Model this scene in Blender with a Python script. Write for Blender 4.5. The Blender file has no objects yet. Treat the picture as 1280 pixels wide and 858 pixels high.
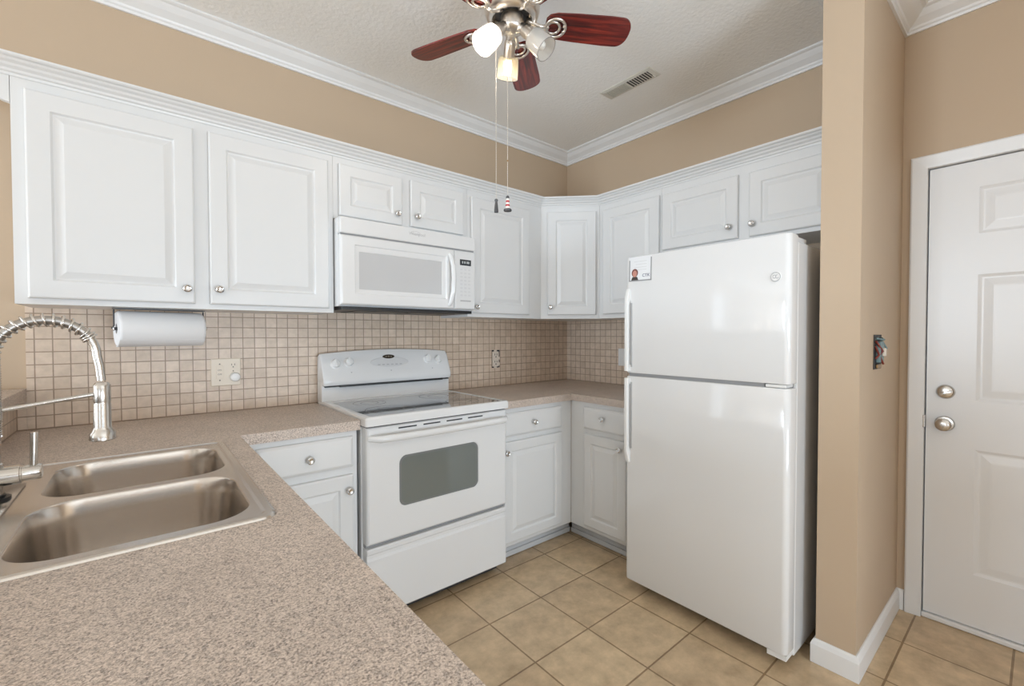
import bpy, bmesh, math, random
from mathutils import Vector, Matrix
random.seed(7)
C = bpy.context.scene.collection
SC = bpy.context.scene
PI = math.pi

# ------------------------------------------------------------ camera, world, light
cam_d = bpy.data.cameras.new('camera'); cam = bpy.data.objects.new('camera', cam_d); C.objects.link(cam)
yaw, pitch, roll = 0.8775, -0.0196, -0.0013
Fv = Vector((math.cos(yaw)*math.cos(pitch), math.sin(yaw)*math.cos(pitch), math.sin(pitch)))
Rv = Vector((math.sin(yaw), -math.cos(yaw), 0)); Uv = Rv.cross(Fv)
Rv, Uv = Rv*math.cos(roll)+Uv*math.sin(roll), Uv*math.cos(roll)-Rv*math.sin(roll)
cm = Matrix((Rv, Uv, -Fv)).transposed().to_4x4(); cm.translation = Vector((-2.6457, -2.4867, 1.2784))
cam.matrix_world = cm
cam_d.sensor_fit = 'HORIZONTAL'; cam_d.sensor_width = 36.0; cam_d.lens = 554.76/1280*36
cam_d.clip_start = 0.02; cam_d.clip_end = 100
SC.camera = cam
SC.view_settings.view_transform = 'Standard'; SC.view_settings.look = 'None'
SC.view_settings.gamma = 1.0; SC.view_settings.use_curve_mapping = False
SC.view_settings.exposure = 0.05
w = bpy.data.worlds.new('world'); SC.world = w; w.use_nodes = True
w.node_tree.nodes['Background'].inputs[0].default_value = (0.80, 0.92, 1.06, 1)
w.node_tree.nodes['Background'].inputs[1].default_value = 0.2
SC.cycles.max_bounces = 10; SC.cycles.diffuse_bounces = 6; SC.cycles.glossy_bounces = 5
SC.cycles.transparent_max_bounces = 12; SC.cycles.caustics_refractive = False; SC.cycles.caustics_reflective = False
SC.cycles.sample_clamp_indirect = 6.0

def area(name, loc, rot, sx, sy, power, col=(1, 1, 1)):
    d = bpy.data.lights.new(name, 'AREA'); d.shape = 'RECTANGLE'; d.size = sx; d.size_y = sy; d.energy = power; d.color = col
    o = bpy.data.objects.new(name, d); C.objects.link(o); o.location = loc; o.rotation_euler = rot
    return o
DAY = (0.775, 0.905, 1.03)
# daylight at the dining window, then three added sources at unseen openings
area('daylight_dining_window', (-4.72, 0.13, 1.55), (-PI/2, 0, 0), 0.8, 1.2, 16, DAY)
area('added_daylight_side', (-9.62, -1.15, 1.1), (PI/2, 0, -PI/2), 1.8, 2.1, 300, DAY)  # added source at an unseen opening, lights the fridge front
area('added_daylight_low', (-9.62, -3.9, 1.1), (PI/2, 0, -PI/2), 1.7, 2.1, 75, DAY)  # added to lift the low light on door and fridge
area('added_daylight_corner', (-6.2, -6.62, 1.1), (PI/2, 0, 0), 2.4, 2.1, 55, DAY)  # added to light the fridge diagonally past the peninsula
# added light aimed upward at the unseen patio opening to brighten the ceiling
area('added_ceiling_bounce', (-1.7, -6.56, .75), (PI/2+math.radians(46), 0, 0), 2.8, 1.2, 195, DAY)

# ------------------------------------------------------------ materials
def lin(c):
    return tuple(((v/255)/12.92 if v/255 <= 0.04045 else ((v/255+0.055)/1.055)**2.4) for v in c)
def new_mat(name):
    m = bpy.data.materials.new(name); m.use_nodes = True
    return m, m.node_tree.nodes, m.node_tree.links, m.node_tree.nodes['Principled BSDF']
def mat(name, col, rough=0.5, metal=0.0, spec=0.5, coat=0.0, bump=None, emit=None, var=0.03):
    """colour in linear light; a slight noise keeps every surface procedural"""
    m, n, l, b = new_mat(name)
    b.inputs['Roughness'].default_value = rough; b.inputs['Metallic'].default_value = metal
    b.inputs['Specular IOR Level'].default_value = spec; b.inputs['Coat Weight'].default_value = coat
    b.inputs['Coat Roughness'].default_value = 0.05
    tc = n.new('ShaderNodeTexCoord'); nz = n.new('ShaderNodeTexNoise'); nz.inputs['Scale'].default_value = 4
    l.new(tc.outputs['Object'], nz.inputs['Vector'])
    rp = n.new('ShaderNodeValToRGB')
    rp.color_ramp.elements[0].color = tuple(c*(1-var) for c in col)+(1,)
    rp.color_ramp.elements[1].color = tuple(min(1, c*(1+var)) for c in col)+(1,)
    l.new(nz.outputs['Fac'], rp.inputs['Fac']); l.new(rp.outputs['Color'], b.inputs['Base Color'])
    if bump:
        nb = n.new('ShaderNodeTexNoise'); nb.inputs['Scale'].default_value = bump[0]; nb.inputs['Detail'].default_value = 4
        l.new(tc.outputs['Object'], nb.inputs['Vector'])
        bp = n.new('ShaderNodeBump'); bp.inputs['Strength'].default_value = bump[1]; bp.inputs['Distance'].default_value = bump[2]
        l.new(nb.outputs['Fac'], bp.inputs['Height']); l.new(bp.outputs['Normal'], b.inputs['Normal'])
    if emit:
        b.inputs['Emission Color'].default_value = emit[0]+(1,); b.inputs['Emission Strength'].default_value = emit[1]
    return m

def pos_uv(n, l, axes):
    """world-metre coordinates on a flat surface: axes is e.g. 'XZ'"""
    g = n.new('ShaderNodeNewGeometry'); s = n.new('ShaderNodeSeparateXYZ'); c = n.new('ShaderNodeCombineXYZ')
    l.new(g.outputs['Position'], s.inputs[0])
    l.new(s.outputs[axes[0]], c.inputs[0]); l.new(s.outputs[axes[1]], c.inputs[1])
    return c.outputs[0]

def tile_mat(name, axes, tw, th, off, mortar, c1, c2, cm_, rough, grout_depth, mott, mott_scale, mscale=1.0):
    m, n, l, b = new_mat(name)
    v = pos_uv(n, l, axes)
    mp = n.new('ShaderNodeMapping'); mp.inputs['Location'].default_value = (off[0], off[1], 0); l.new(v, mp.inputs[0])
    br = n.new('ShaderNodeTexBrick'); br.offset = 0.0; br.squash = 1.0
    br.inputs['Scale'].default_value = 1.0; br.inputs['Brick Width'].default_value = tw; br.inputs['Row Height'].default_value = th
    br.inputs['Mortar Size'].default_value = mortar; br.inputs['Mortar Smooth'].default_value = 0.2; br.inputs['Bias'].default_value = 0.0
    br.inputs['Color1'].default_value = c1+(1,); br.inputs['Color2'].default_value = c2+(1,); br.inputs['Mortar'].default_value = cm_+(1,)
    l.new(mp.outputs[0], br.inputs['Vector'])
    nz = n.new('ShaderNodeTexNoise'); nz.inputs['Scale'].default_value = mott_scale; nz.inputs['Detail'].default_value = 6; nz.inputs['Roughness'].default_value = 0.65
    l.new(v, nz.inputs['Vector'])
    rp = n.new('ShaderNodeValToRGB'); rp.color_ramp.elements[0].position = 0.3; rp.color_ramp.elements[1].position = 0.72
    rp.color_ramp.elements[0].color = (1-mott, 1-mott*1.08, 1-mott*1.2, 1); rp.color_ramp.elements[1].color = (1+mott*0.5, 1+mott*0.5, 1+mott*0.5, 1)
    l.new(nz.outputs['Fac'], rp.inputs['Fac'])
    mx = n.new('ShaderNodeMix'); mx.data_type = 'RGBA'; mx.blend_type = 'MULTIPLY'; mx.inputs['Factor'].default_value = 1.0
    l.new(br.outputs['Color'], mx.inputs['A']); l.new(rp.outputs['Color'], mx.inputs['B'])
    l.new(mx.outputs['Result'], b.inputs['Base Color'])
    b.inputs['Roughness'].default_value = rough
    inv = n.new('ShaderNodeMath'); inv.operation = 'SUBTRACT'; inv.inputs[0].default_value = 1.0; l.new(br.outputs['Fac'], inv.inputs[1])
    ad = n.new('ShaderNodeMath'); ad.operation = 'MULTIPLY_ADD'; ad.inputs[1].default_value = 0.25; l.new(nz.outputs['Fac'], ad.inputs[0]); l.new(inv.outputs[0], ad.inputs[2])
    bp = n.new('ShaderNodeBump'); bp.inputs['Strength'].default_value = 0.6; bp.inputs['Distance'].default_value = grout_depth
    l.new(ad.outputs[0], bp.inputs['Height']); l.new(bp.outputs['Normal'], b.inputs['Normal'])
    return m

def counter_mat():
    m, n, l, b = new_mat('speckled_laminate')
    tc = n.new('ShaderNodeNewGeometry')
    def noise(scale, det, rough, dist=0.0):
        z = n.new('ShaderNodeTexNoise'); z.inputs['Scale'].default_value = scale; z.inputs['Detail'].default_value = det
        z.inputs['Roughness'].default_value = rough; z.inputs['Distortion'].default_value = dist
        l.new(tc.outputs['Position'], z.inputs['Vector']); return z
    fine = noise(360, 3, 0.7, 0.5); mid = noise(180, 3, 0.65, 0.7); big = noise(7, 3, 0.5)
    r1 = n.new('ShaderNodeValToRGB'); e = r1.color_ramp.elements
    e[0].position = 0.40; e[0].color = lin((101, 88, 80))+(1,)
    e[1].position = 0.62; e[1].color = lin((238, 228, 218))+(1,)
    x = e.new(0.47); x.color = lin((192, 177, 165))+(1,)
    x = e.new(0.55); x.color = lin((210, 195, 183))+(1,)
    l.new(fine.outputs['Fac'], r1.inputs['Fac'])
    r2 = n.new('ShaderNodeValToRGB'); e = r2.color_ramp.elements
    e[0].position = 0.39; e[0].color = lin((132, 122, 116))+(1,)
    e[1].position = 0.61; e[1].color = lin((227, 212, 201))+(1,)
    x = e.new(0.5); x.color = lin((203, 187, 174))+(1,)
    l.new(mid.outputs['Fac'], r2.inputs['Fac'])
    mx = n.new('ShaderNodeMix'); mx.data_type = 'RGBA'; mx.inputs['Factor'].default_value = 0.5
    l.new(r1.outputs['Color'], mx.inputs['A']); l.new(r2.outputs['Color'], mx.inputs['B'])
    r3 = n.new('ShaderNodeValToRGB'); e = r3.color_ramp.elements
    e[0].position = 0.35; e[0].color = (0.93, 0.92, 0.91, 1); e[1].position = 0.65; e[1].color = (1.04, 1.03, 1.02, 1)
    l.new(big.outputs['Fac'], r3.inputs['Fac'])
    m2 = n.new('ShaderNodeMix'); m2.data_type = 'RGBA'; m2.blend_type = 'MULTIPLY'; m2.inputs['Factor'].default_value = 1
    l.new(mx.outputs['Result'], m2.inputs['A']); l.new(r3.outputs['Color'], m2.inputs['B'])
    l.new(m2.outputs['Result'], b.inputs['Base Color'])
    b.inputs['Roughness'].default_value = 0.42; b.inputs['Specular IOR Level'].default_value = 0.4
    return m

def steel_mat(name, col, rough, stretch):
    m, n, l, b = new_mat(name)
    b.inputs['Metallic'].default_value = 1.0; b.inputs['Base Color'].default_value = col+(1,)
    tc = n.new('ShaderNodeTexCoord'); mp = n.new('ShaderNodeMapping'); mp.inputs['Scale'].default_value = stretch
    l.new(tc.outputs['Object'], mp.inputs[0])
    nz = n.new('ShaderNodeTexNoise'); nz.inputs['Scale'].default_value = 12; nz.inputs['Detail'].default_value = 5
    l.new(mp.outputs[0], nz.inputs['Vector'])
    mr = n.new('ShaderNodeMapRange'); mr.inputs['To Min'].default_value = rough*0.8; mr.inputs['To Max'].default_value = rough*1.25
    l.new(nz.outputs['Fac'], mr.inputs['Value']); l.new(mr.outputs[0], b.inputs['Roughness'])
    bp = n.new('ShaderNodeBump'); bp.inputs['Strength'].default_value = 0.02; bp.inputs['Distance'].default_value = 0.0002
    l.new(nz.outputs['Fac'], bp.inputs['Height']); l.new(bp.outputs['Normal'], b.inputs['Normal'])
    return m

def wood_mat():
    m, n, l, b = new_mat('cherry_wood')
    tc = n.new('ShaderNodeTexCoord'); mp = n.new('ShaderNodeMapping'); mp.inputs['Scale'].default_value = (3, 42, 42)
    l.new(tc.outputs['Object'], mp.inputs[0])
    nz = n.new('ShaderNodeTexNoise'); nz.inputs['Scale'].default_value = 1.4; nz.inputs['Detail'].default_value = 6; nz.inputs['Distortion'].default_value = 0.7
    l.new(mp.outputs[0], nz.inputs['Vector'])
    rp = n.new('ShaderNodeValToRGB'); e = rp.color_ramp.elements
    e[0].position = 0.33; e[0].color = lin((58, 14, 12))+(1,); e[1].position = 0.68; e[1].color = lin((150, 52, 36))+(1,)
    x = e.new(0.5); x.color = lin((104, 26, 20))+(1,)
    l.new(nz.outputs['Fac'], rp.inputs['Fac']); l.new(rp.outputs['Color'], b.inputs['Base Color'])
    b.inputs['Roughness'].default_value = 0.32; b.inputs['Coat Weight'].default_value = 0.3
    return m

def glass_mat(name, tint, alpha, rough=0.05, white=0.0):
    m, n, l, b = new_mat(name)
    out = n['Material Output']; n.remove(b)
    tr = n.new('ShaderNodeBsdfTransparent'); tr.inputs[0].default_value = tint+(1,)
    df = n.new('ShaderNodeBsdfTranslucent'); df.inputs[0].default_value = (0.95, 0.93, 0.9, 1)
    gl = n.new('ShaderNodeBsdfGlossy'); gl.inputs['Roughness'].default_value = rough
    a = n.new('ShaderNodeMixShader'); a.inputs[0].default_value = alpha; l.new(tr.outputs[0], a.inputs[1])
    dd = n.new('ShaderNodeBsdfDiffuse'); dd.inputs[0].default_value = (0.9, 0.88, 0.85, 1); dm = n.new('ShaderNodeMixShader'); dm.inputs[0].default_value = white
    l.new(df.outputs[0], dm.inputs[1]); l.new(dd.outputs[0], dm.inputs[2]); l.new(dm.outputs[0], a.inputs[2])
    fr = n.new('ShaderNodeFresnel'); gm = n.new('ShaderNodeNewGeometry'); ir = n.new('ShaderNodeMapRange')
    ir.inputs['To Min'].default_value = 1.45; ir.inputs['To Max'].default_value = 1/1.45; l.new(gm.outputs['Backfacing'], ir.inputs['Value']); l.new(ir.outputs[0], fr.inputs[0])
    c = n.new('ShaderNodeMixShader'); l.new(fr.outputs[0], c.inputs[0]); l.new(a.outputs[0], c.inputs[1]); l.new(gl.outputs[0], c.inputs[2])
    l.new(c.outputs[0], out.inputs['Surface'])
    return m

WHITE = (0.72, 0.72, 0.717)
M = dict(
    cab=mat('white_cabinet_paint', WHITE, 0.32, spec=0.45, var=0.01),
    trim=mat('white_trim_paint', (0.79, 0.79, 0.79), 0.35, spec=0.45, var=0.01),
    door=mat('white_door_paint', (0.80, 0.80, 0.805), 0.32, var=0.01),
    enamel=mat('white_enamel', (0.75, 0.75, 0.75), 0.13, spec=0.5, coat=0.2, var=0.008),
    fridge=mat('white_fridge_steel', (0.76, 0.76, 0.76), 0.10, spec=0.5, coat=0.15, var=0.008),
    plastic=mat('white_plastic', (0.80, 0.80, 0.79), 0.3, var=0.01),
    wall=mat('beige_wall_paint', lin((193, 172, 148)), 0.6, spec=0.3, bump=(160, 0.08, 0.002), var=0.012),
    ceil=mat('textured_ceiling', (0.90, 0.895, 0.88), 0.85, spec=0.2, bump=(55, 0.5, 0.006), var=0.02),
    counter=counter_mat(),
    steel=steel_mat('brushed_sink_steel', (0.66, 0.61, 0.56), 0.23, (3, 60, 60)),
    nickel=steel_mat('brushed_nickel', (0.62, 0.59, 0.55), 0.24, (40, 40, 6)),
    hose=steel_mat('shaded_hose_nickel', (0.42, 0.39, 0.36), 0.35, (40, 40, 6)),  # darker nickel, the shade on the hose put into its colour
    chrome=steel_mat('satin_knob_metal', (0.78, 0.78, 0.78), 0.16, (10, 10, 10)),
    fanmetal=steel_mat('satin_fan_nickel', (0.74, 0.69, 0.63), 0.3, (10, 10, 20)),
    wood=wood_mat(),
    black=mat('black_plastic', (0.012, 0.012, 0.012), 0.35),
    dark=mat('dark_recess', (0.03, 0.03, 0.032), 0.6),
    handle_shade=mat('grey_handle_shade', (0.42, 0.42, 0.425), 0.4),  # shade beside the fridge handles, as a colour
    slot=mat('dark_slot', (0.05, 0.05, 0.055), 0.5),
    gap=mat('grey_gap', (0.30, 0.30, 0.305), 0.6),
    cooktop=mat('smoked_cooktop_glass', (0.17, 0.175, 0.18), 0.05, spec=0.8, coat=0.6),
    ring=mat('burner_ring_print', (0.26, 0.26, 0.265), 0.08),
    ovenglass=mat('oven_window_glass', (0.155, 0.175, 0.165), 0.06, spec=0.8, coat=0.6),
    ovenrim=mat('oven_window_border', (0.17, 0.18, 0.18), 0.25),
    mwglass=mat('microwave_window_mesh', (0.56, 0.56, 0.565), 0.16, spec=0.5),
    display=mat('display_panel', (0.045, 0.05, 0.055), 0.2),
    digits=mat('display_digits', (0.5, 0.52, 0.52), 0.4),
    print=mat('grey_print', (0.45, 0.45, 0.46), 0.5),
    faint=mat('pale_grey_print', (0.64, 0.64, 0.645), 0.5),
    badge=mat('dark_bronze_badge', (0.045, 0.035, 0.025), 0.25),
    badge_light=mat('badge_silver', (0.55, 0.5, 0.42), 0.3, metal=0.6),
    toe=mat('grey_vinyl_toe_strip', lin((206, 207, 209)), 0.5, var=0.03),
    towel=mat('paper_towel', (0.84, 0.84, 0.845), 0.95, spec=0.1, bump=(900, 0.35, 0.002), var=0.015),
    towel_line=mat('paper_towel_edge', (0.70, 0.70, 0.71), 0.95, spec=0.1),
    cream=mat('cream_plate_plastic', lin((222, 208, 188)), 0.35, var=0.01),
    cream_print=mat('cream_plate_markings', lin((120, 110, 98)), 0.5),
    almond=mat('receptacle_plastic', lin((222, 210, 196)), 0.4),
    brass=mat('device_brass', lin((150, 120, 84)), 0.35, metal=0.8),
    red_wire=mat('red_wire', lin((122, 52, 42)), 0.45),
    teal_wire=mat('grey_teal_wire', lin((116, 140, 144)), 0.45),
    vent=mat('vent_paint', lin((212, 209, 200)), 0.5),
    vent_dark=mat('vent_grey', lin((190, 188, 178)), 0.6),
    rubber=mat('black_rubber', (0.02, 0.02, 0.02), 0.6),
    paper=mat('card_stock', (0.80, 0.81, 0.83), 0.4),
    skin=mat('card_portrait_skin', lin((200, 140, 125)), 0.5),
    hair=mat('card_portrait_hair', lin((120, 70, 62)), 0.5),
    coat_=mat('card_portrait_jacket', lin((64, 54, 48)), 0.5),
    ink=mat('card_navy_ink', lin((70, 76, 110)), 0.5),
    chain=mat('pull_chain_metal', lin((214, 208, 198)), 0.35, metal=0.5),
    pewter=mat('dark_pewter', lin((84, 84, 86)), 0.4, metal=0.5),
    red=mat('fob_red', lin((176, 60, 66)), 0.4),
    fobwhite=mat('fob_white', lin((236, 232, 228)), 0.4),
    glass_lit=glass_mat('lit_shade_glass', (1, 0.99, 0.97), 0.6, 0.05, 0.5),  # lit copy of the shade glass
    glass_lit_warm=glass_mat('lit_warm_shade_glass', (1, 0.97, 0.88), 0.16, 0.05, 0.5),  # same shade glass, the bulb's warm glow put into its tint
    glass_frost=glass_mat('frosted_shade_glass', (0.97, 0.96, 0.94), 0.45, 0.05, 0.6),
    shade_rim=mat('shade_rim_glass', (0.22, 0.21, 0.2), 0.08),
    bulb=mat('lit_bulb', (1, 0.9, 0.75), 0.4, emit=((1.0, 0.80, 0.46), 7.0)),
    bulb_hot=mat('lit_bulb_white', (1, 0.95, 0.9), 0.4, emit=((1.0, 0.93, 0.82), 40.0)),
    bulb_off=mat('unlit_bulb', (0.8, 0.78, 0.74), 0.3),
    window_glass=glass_mat('window_glass', (1, 1, 1), 0.0),
    shaded_steel=mat('unpainted_steel_liner', (0.30, 0.30, 0.31), 0.45),
)
M['tile_x'] = tile_mat('mosaic_tile_range_wall', 'XZ', 0.0494, 0.0494, (0.0032, 0.0222), 0.0020, lin((220, 201, 182)), lin((206, 186, 166)), lin((158, 136, 116)), 0.38, 0.0022, 0.13, 30)
M['tile_y'] = tile_mat('mosaic_tile_fridge_wall', 'YZ', 0.0494, 0.0494, (0.0032, 0.0222), 0.0020, lin((222, 205, 188)), lin((208, 190, 172)), lin((162, 142, 124)), 0.38, 0.0022, 0.13, 30)
M['floor'] = tile_mat('ceramic_floor_tile', 'XY', 0.3105, 0.297, (0.557+0.3105*8, 0.64+0.297*20), 0.0038, lin((214, 190, 156)), lin((204, 179, 146)), lin((152, 127, 96)), 0.30, 0.003, 0.30, 11)

# ------------------------------------------------------------ mesh helpers
class Fr:
    """local frame of a wall: u to the viewer's right along the wall, v up, w out of the wall"""
    def __init__(s, u, o=(0, 0, 0)):
        u = Vector(u).normalized(); z = Vector((0, 0, 1)); wv = u.cross(z)
        s.M = Matrix(((u.x, z.x, wv.x, o[0]), (u.y, z.y, wv.y, o[1]), (u.z, z.z, wv.z, o[2]), (0, 0, 0, 1)))
    def __call__(s, u, v, w_): return s.M @ Vector((u, v, w_))
L_ = Fr((1, 0, 0)); R_ = Fr((0, -1, 0))
ID = Matrix.Identity(4)

def nbm(): return bmesh.new()
def merge(dst, src, mtx=ID):
    src.transform(mtx)
    me = bpy.data.meshes.new('tmp'); src.to_mesh(me); dst.from_mesh(me); bpy.data.meshes.remove(me); src.free()
def box(bm, a0, a1, b0, b1, c0, c1, mtx=ID, bev=0.0, seg=2):
    t = nbm(); r = bmesh.ops.create_cube(t, size=1)
    for v in t.verts:
        v.co = Vector(((a0+a1)/2+v.co.x*(a1-a0), (b0+b1)/2+v.co.y*(b1-b0), (c0+c1)/2+v.co.z*(c1-c0)))
    if bev: bmesh.ops.bevel(t, geom=t.edges[:], offset=bev, segments=seg, profile=0.5, affect='EDGES')
    merge(bm, t, mtx)
def lathe(bm, prof, mtx=ID, seg=24, caps=True):
    t = nbm(); rings = []
    for r, z in prof:
        rings.append([t.verts.new((r*math.cos(2*PI*i/seg), r*math.sin(2*PI*i/seg), z)) for i in range(seg)])
    for a, b in zip(rings, rings[1:]):
        for i in range(seg): t.faces.new((a[i], a[(i+1) % seg], b[(i+1) % seg], b[i]))
    if caps:
        t.faces.new(rings[0][::-1]); t.faces.new(rings[-1])
    bmesh.ops.recalc_face_normals(t, faces=t.faces[:])
    merge(bm, t, mtx)
def axis_m(p, d):
    """matrix whose +Z runs from p along d"""
    d = Vector(d).normalized(); q = Vector((0, 0, 1)).rotation_difference(d)
    return Matrix.Translation(Vector(p)) @ q.to_matrix().to_4x4()
def tube(bm, pts, r, seg=10, rad=None, closed=False):
    pts = [Vector(p) for p in pts]; t = nbm(); rings = []
    n = len(pts); prev = None
    for i, p in enumerate(pts):
        a = pts[(i-1) % n] if (closed or i) else p; b = pts[(i+1) % n] if (closed or i < n-1) else p
        d = (b-a).normalized()
        if prev is None:
            x = d.orthogonal().normalized()
        else:
            x = (prev-d*prev.dot(d)).normalized()
        prev = x; y = d.cross(x); rr = rad[i] if rad else r
        rings.append([t.verts.new(p+x*rr*math.cos(2*PI*k/seg)+y*rr*math.sin(2*PI*k/seg)) for k in range(seg)])
    m_ = n if closed else n-1
    for i in range(m_):
        A, B = rings[i], rings[(i+1) % n]
        for k in range(seg): t.faces.new((A[k], A[(k+1) % seg], B[(k+1) % seg], B[k]))
    if not closed:
        t.faces.new(rings[0][::-1]); t.faces.new(rings[-1])
    bmesh.ops.recalc_face_normals(t, faces=t.faces[:])
    merge(bm, t)
def loft(bm, loops, mtx=ID, cap0=False, cap1=True):
    t = nbm(); R = [[t.verts.new(p) for p in lp] for lp in loops]; n = len(R[0])
    for a, b in zip(R, R[1:]):
        for i in range(n): t.faces.new((a[i], a[(i+1) % n], b[(i+1) % n], b[i]))
    if cap0: t.faces.new(R[0][::-1])
    if cap1: t.faces.new(R[-1])
    bmesh.ops.recalc_face_normals(t, faces=t.faces[:])
    merge(bm, t, mtx)
def rect(u0, u1, v0, v1, w_): return [(u0, v0, w_), (u1, v0, w_), (u1, v1, w_), (u0, v1, w_)]
def rrect(x0, x1, y0, y1, r, z=None, n=6, swap=False):
    P = []
    for cx, cy, a in ((x1-r, y0+r, -PI/2), (x1-r, y1-r, 0), (x0+r, y1-r, PI/2), (x0+r, y0+r, PI)):
        for i in range(n+1):
            t = a+PI/2*i/n; P.append((cx+r*math.cos(t), cy+r*math.sin(t)) if z is None else (cx+r*math.cos(t), cy+r*math.sin(t), z))
    return P
def plate(bm, outer, holes, z0, z1):
    """a flat plate with holes, outlines in x/y, from z0 up to z1"""
    t = nbm(); es = []
    for lp in [outer]+list(holes):
        vs = [t.verts.new((p[0], p[1], z1)) for p in lp]
        es += [t.edges.new((vs[i], vs[(i+1) % len(vs)])) for i in range(len(vs))]
    bmesh.ops.triangle_fill(t, use_beauty=True, use_dissolve=False, edges=es)
    if z0 is not None:
        r = bmesh.ops.extrude_face_region(t, geom=t.faces[:])
        for v in r['geom']:
            if isinstance(v, bmesh.types.BMVert): v.co.z = z0
    bmesh.ops.recalc_face_normals(t, faces=t.faces[:])
    merge(bm, t)
def sweep(bm, path, prof, ends=True):
    """moulding: profile (out, z) run along a floor-plan path, mitred; 'out' is to the right of travel"""
    P = [Vector(p) for p in path]; t = nbm(); R = []
    for i, p in enumerate(P):
        N = []
        for a, b in ((i-1, i), (i, i+1)):
            if 0 <= a and b < len(P):
                d = (P[b]-P[a]).normalized(); N.append(Vector((d.y, -d.x)))
        if len(N) == 2:
            m_ = (N[0]+N[1]); m_ = m_/(1+N[0].dot(N[1]))
        else: m_ = N[0]
        R.append([t.verts.new((p.x+m_.x*d, p.y+m_.y*d, z)) for d, z in prof])
    k = len(prof)
    for a, b in zip(R, R[1:]):
        for i in range(k): t.faces.new((a[i], a[(i+1) % k], b[(i+1) % k], b[i]))
    if ends: t.faces.new(R[0][::-1]); t.faces.new(R[-1])
    bmesh.ops.recalc_face_normals(t, faces=t.faces[:])
    merge(bm, t)
def prism(bm, poly, z0, z1, mtx=ID, bev=0.0):
    t = nbm(); f = t.faces.new([t.verts.new((p[0], p[1], z0)) for p in poly])
    r = bmesh.ops.extrude_face_region(t, geom=[f])
    for v in r['geom']:
        if isinstance(v, bmesh.types.BMVert): v.co.z = z1
    bmesh.ops.recalc_face_normals(t, faces=t.faces[:])
    if bev: bmesh.ops.bevel(t, geom=t.edges[:], offset=bev, segments=2, profile=0.5, affect='EDGES')
    merge(bm, t, mtx)
def text(bm, s, size, mtx, ext=0.0003):
    cu = bpy.data.curves.new('lettering', 'FONT'); cu.body = s; cu.size = size; cu.extrude = ext; cu.align_x = 'CENTER'; cu.align_y = 'CENTER'; cu.resolution_u = 3
    o = bpy.data.objects.new('lettering', cu); C.objects.link(o)
    dg = bpy.context.evaluated_depsgraph_get(); me = bpy.data.meshes.new_from_object(o.evaluated_get(dg))
    t = nbm(); t.from_mesh(me); bpy.data.meshes.remove(me); bpy.data.objects.remove(o); bpy.data.curves.remove(cu)
    merge(bm, t, mtx)

ORIGIN = {}
def link(name, bm, m, parent=None, smooth=None, loc=None):
    base = Vector((0, 0, 0))
    if parent is not None: base = ORIGIN[parent.name]
    elif loc is not None: base = Vector(loc)
    bm.transform(Matrix.Translation(-base))
    me = bpy.data.meshes.new(name); bm.to_mesh(me); bm.free()
    for x in (m if isinstance(m, (list, tuple)) else [m]): me.materials.append(M[x] if isinstance(x, str) else x)
    o = bpy.data.objects.new(name, me); C.objects.link(o)
    if parent is not None: o.parent = parent
    else: o.location = base
    ORIGIN[o.name] = base
    if smooth is not None:
        me.polygons.foreach_set('use_smooth', [True]*len(me.polygons))
        if smooth < 180: me.set_sharp_from_angle(angle=math.radians(smooth))
    return o
def tag(o, label, cat, group=None):
    o['label'] = label; o['category'] = cat
    if group: o['group'] = group
    return o
def thing(name, label, cat, loc, group=None):
    o = bpy.data.objects.new(name, None); C.objects.link(o); o.location = loc; o.empty_display_size = 0.05
    ORIGIN[o.name] = Vector(loc); return tag(o, label, cat, group)
def struct(name, bm, m, smooth=None):
    o = link(name, bm, m, None, smooth); o['kind'] = 'structure'; return o

# ------------------------------------------------------------ room shell
X0, Y0, H = -9.5, -6.5, 2.707
SX, S1, S2, DX = -0.645, -1.929, -2.055, 0.049       # stub wall end, its two faces, entry-door wall
b = nbm(); box(b, X0-.2, 0.4, Y0-.2, .2, -.1, 0); struct('floor', b, 'floor')
b = nbm(); box(b, X0-.2, 0.4, Y0-.2, .2, H, H+.1); struct('ceiling', b, 'ceil')
def wall_holes(name, F, u0, u1, holes, w0=-0.12, w1=0.0, top=H):
    b = nbm(); xs = u0
    for (a, c, z0, z1) in sorted(holes):
        box(b, xs, a, 0, top, w0, w1, F.M)
        if z0 > 0: box(b, a, c, 0, z0, w0, w1, F.M)
        if z1 < top: box(b, a, c, z1, top, w0, w1, F.M)
        xs = c
    box(b, xs, u1, 0, top, w0, w1, F.M)
    bmesh.ops.remove_doubles(b, verts=b.verts[:], dist=1e-5)
    return struct(name, b, 'wall')
wall_holes('wall_left', L_, X0, 0.0, [(-5.12, -4.32, .95, 2.15)])
wall_holes('wall_back', R_, -0.12, -S1, [])
b = nbm(); box(b, SX, DX+.12, S2, S1, 0, H); struct('wall_stub', b, 'wall')
b = nbm(); box(b, -0.8, DX, -3.33, -3.21, 0, H); struct('wall_hall_unseen', b, 'wall')  # unseen wall, its length set to shade the stub side
FD = Fr((0, -1, 0), (DX, 0, 0))
DU0, DU1, DH = 2.135, 3.075, 2.018                     # rough opening of the entry door along the wall
wall_holes('wall_entry', FD, -S2, -Y0, [(DU0, DU1, 0, DH)])
FN = Fr((-1, 0, 0), (0, Y0, 0))
wall_holes('wall_near', FN, -0.17, -X0, [(.3, 3.1, .08, 2.3), (5.0, 7.4, .08, 2.3)])
FW = Fr((0, 1, 0), (X0, 0, 0))
wall_holes('wall_far_side', FW, Y0-.1, 0.1, [(-4.8, -3.0, .06, 2.2), (-2.1, -0.2, .06, 2.2)])
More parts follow.
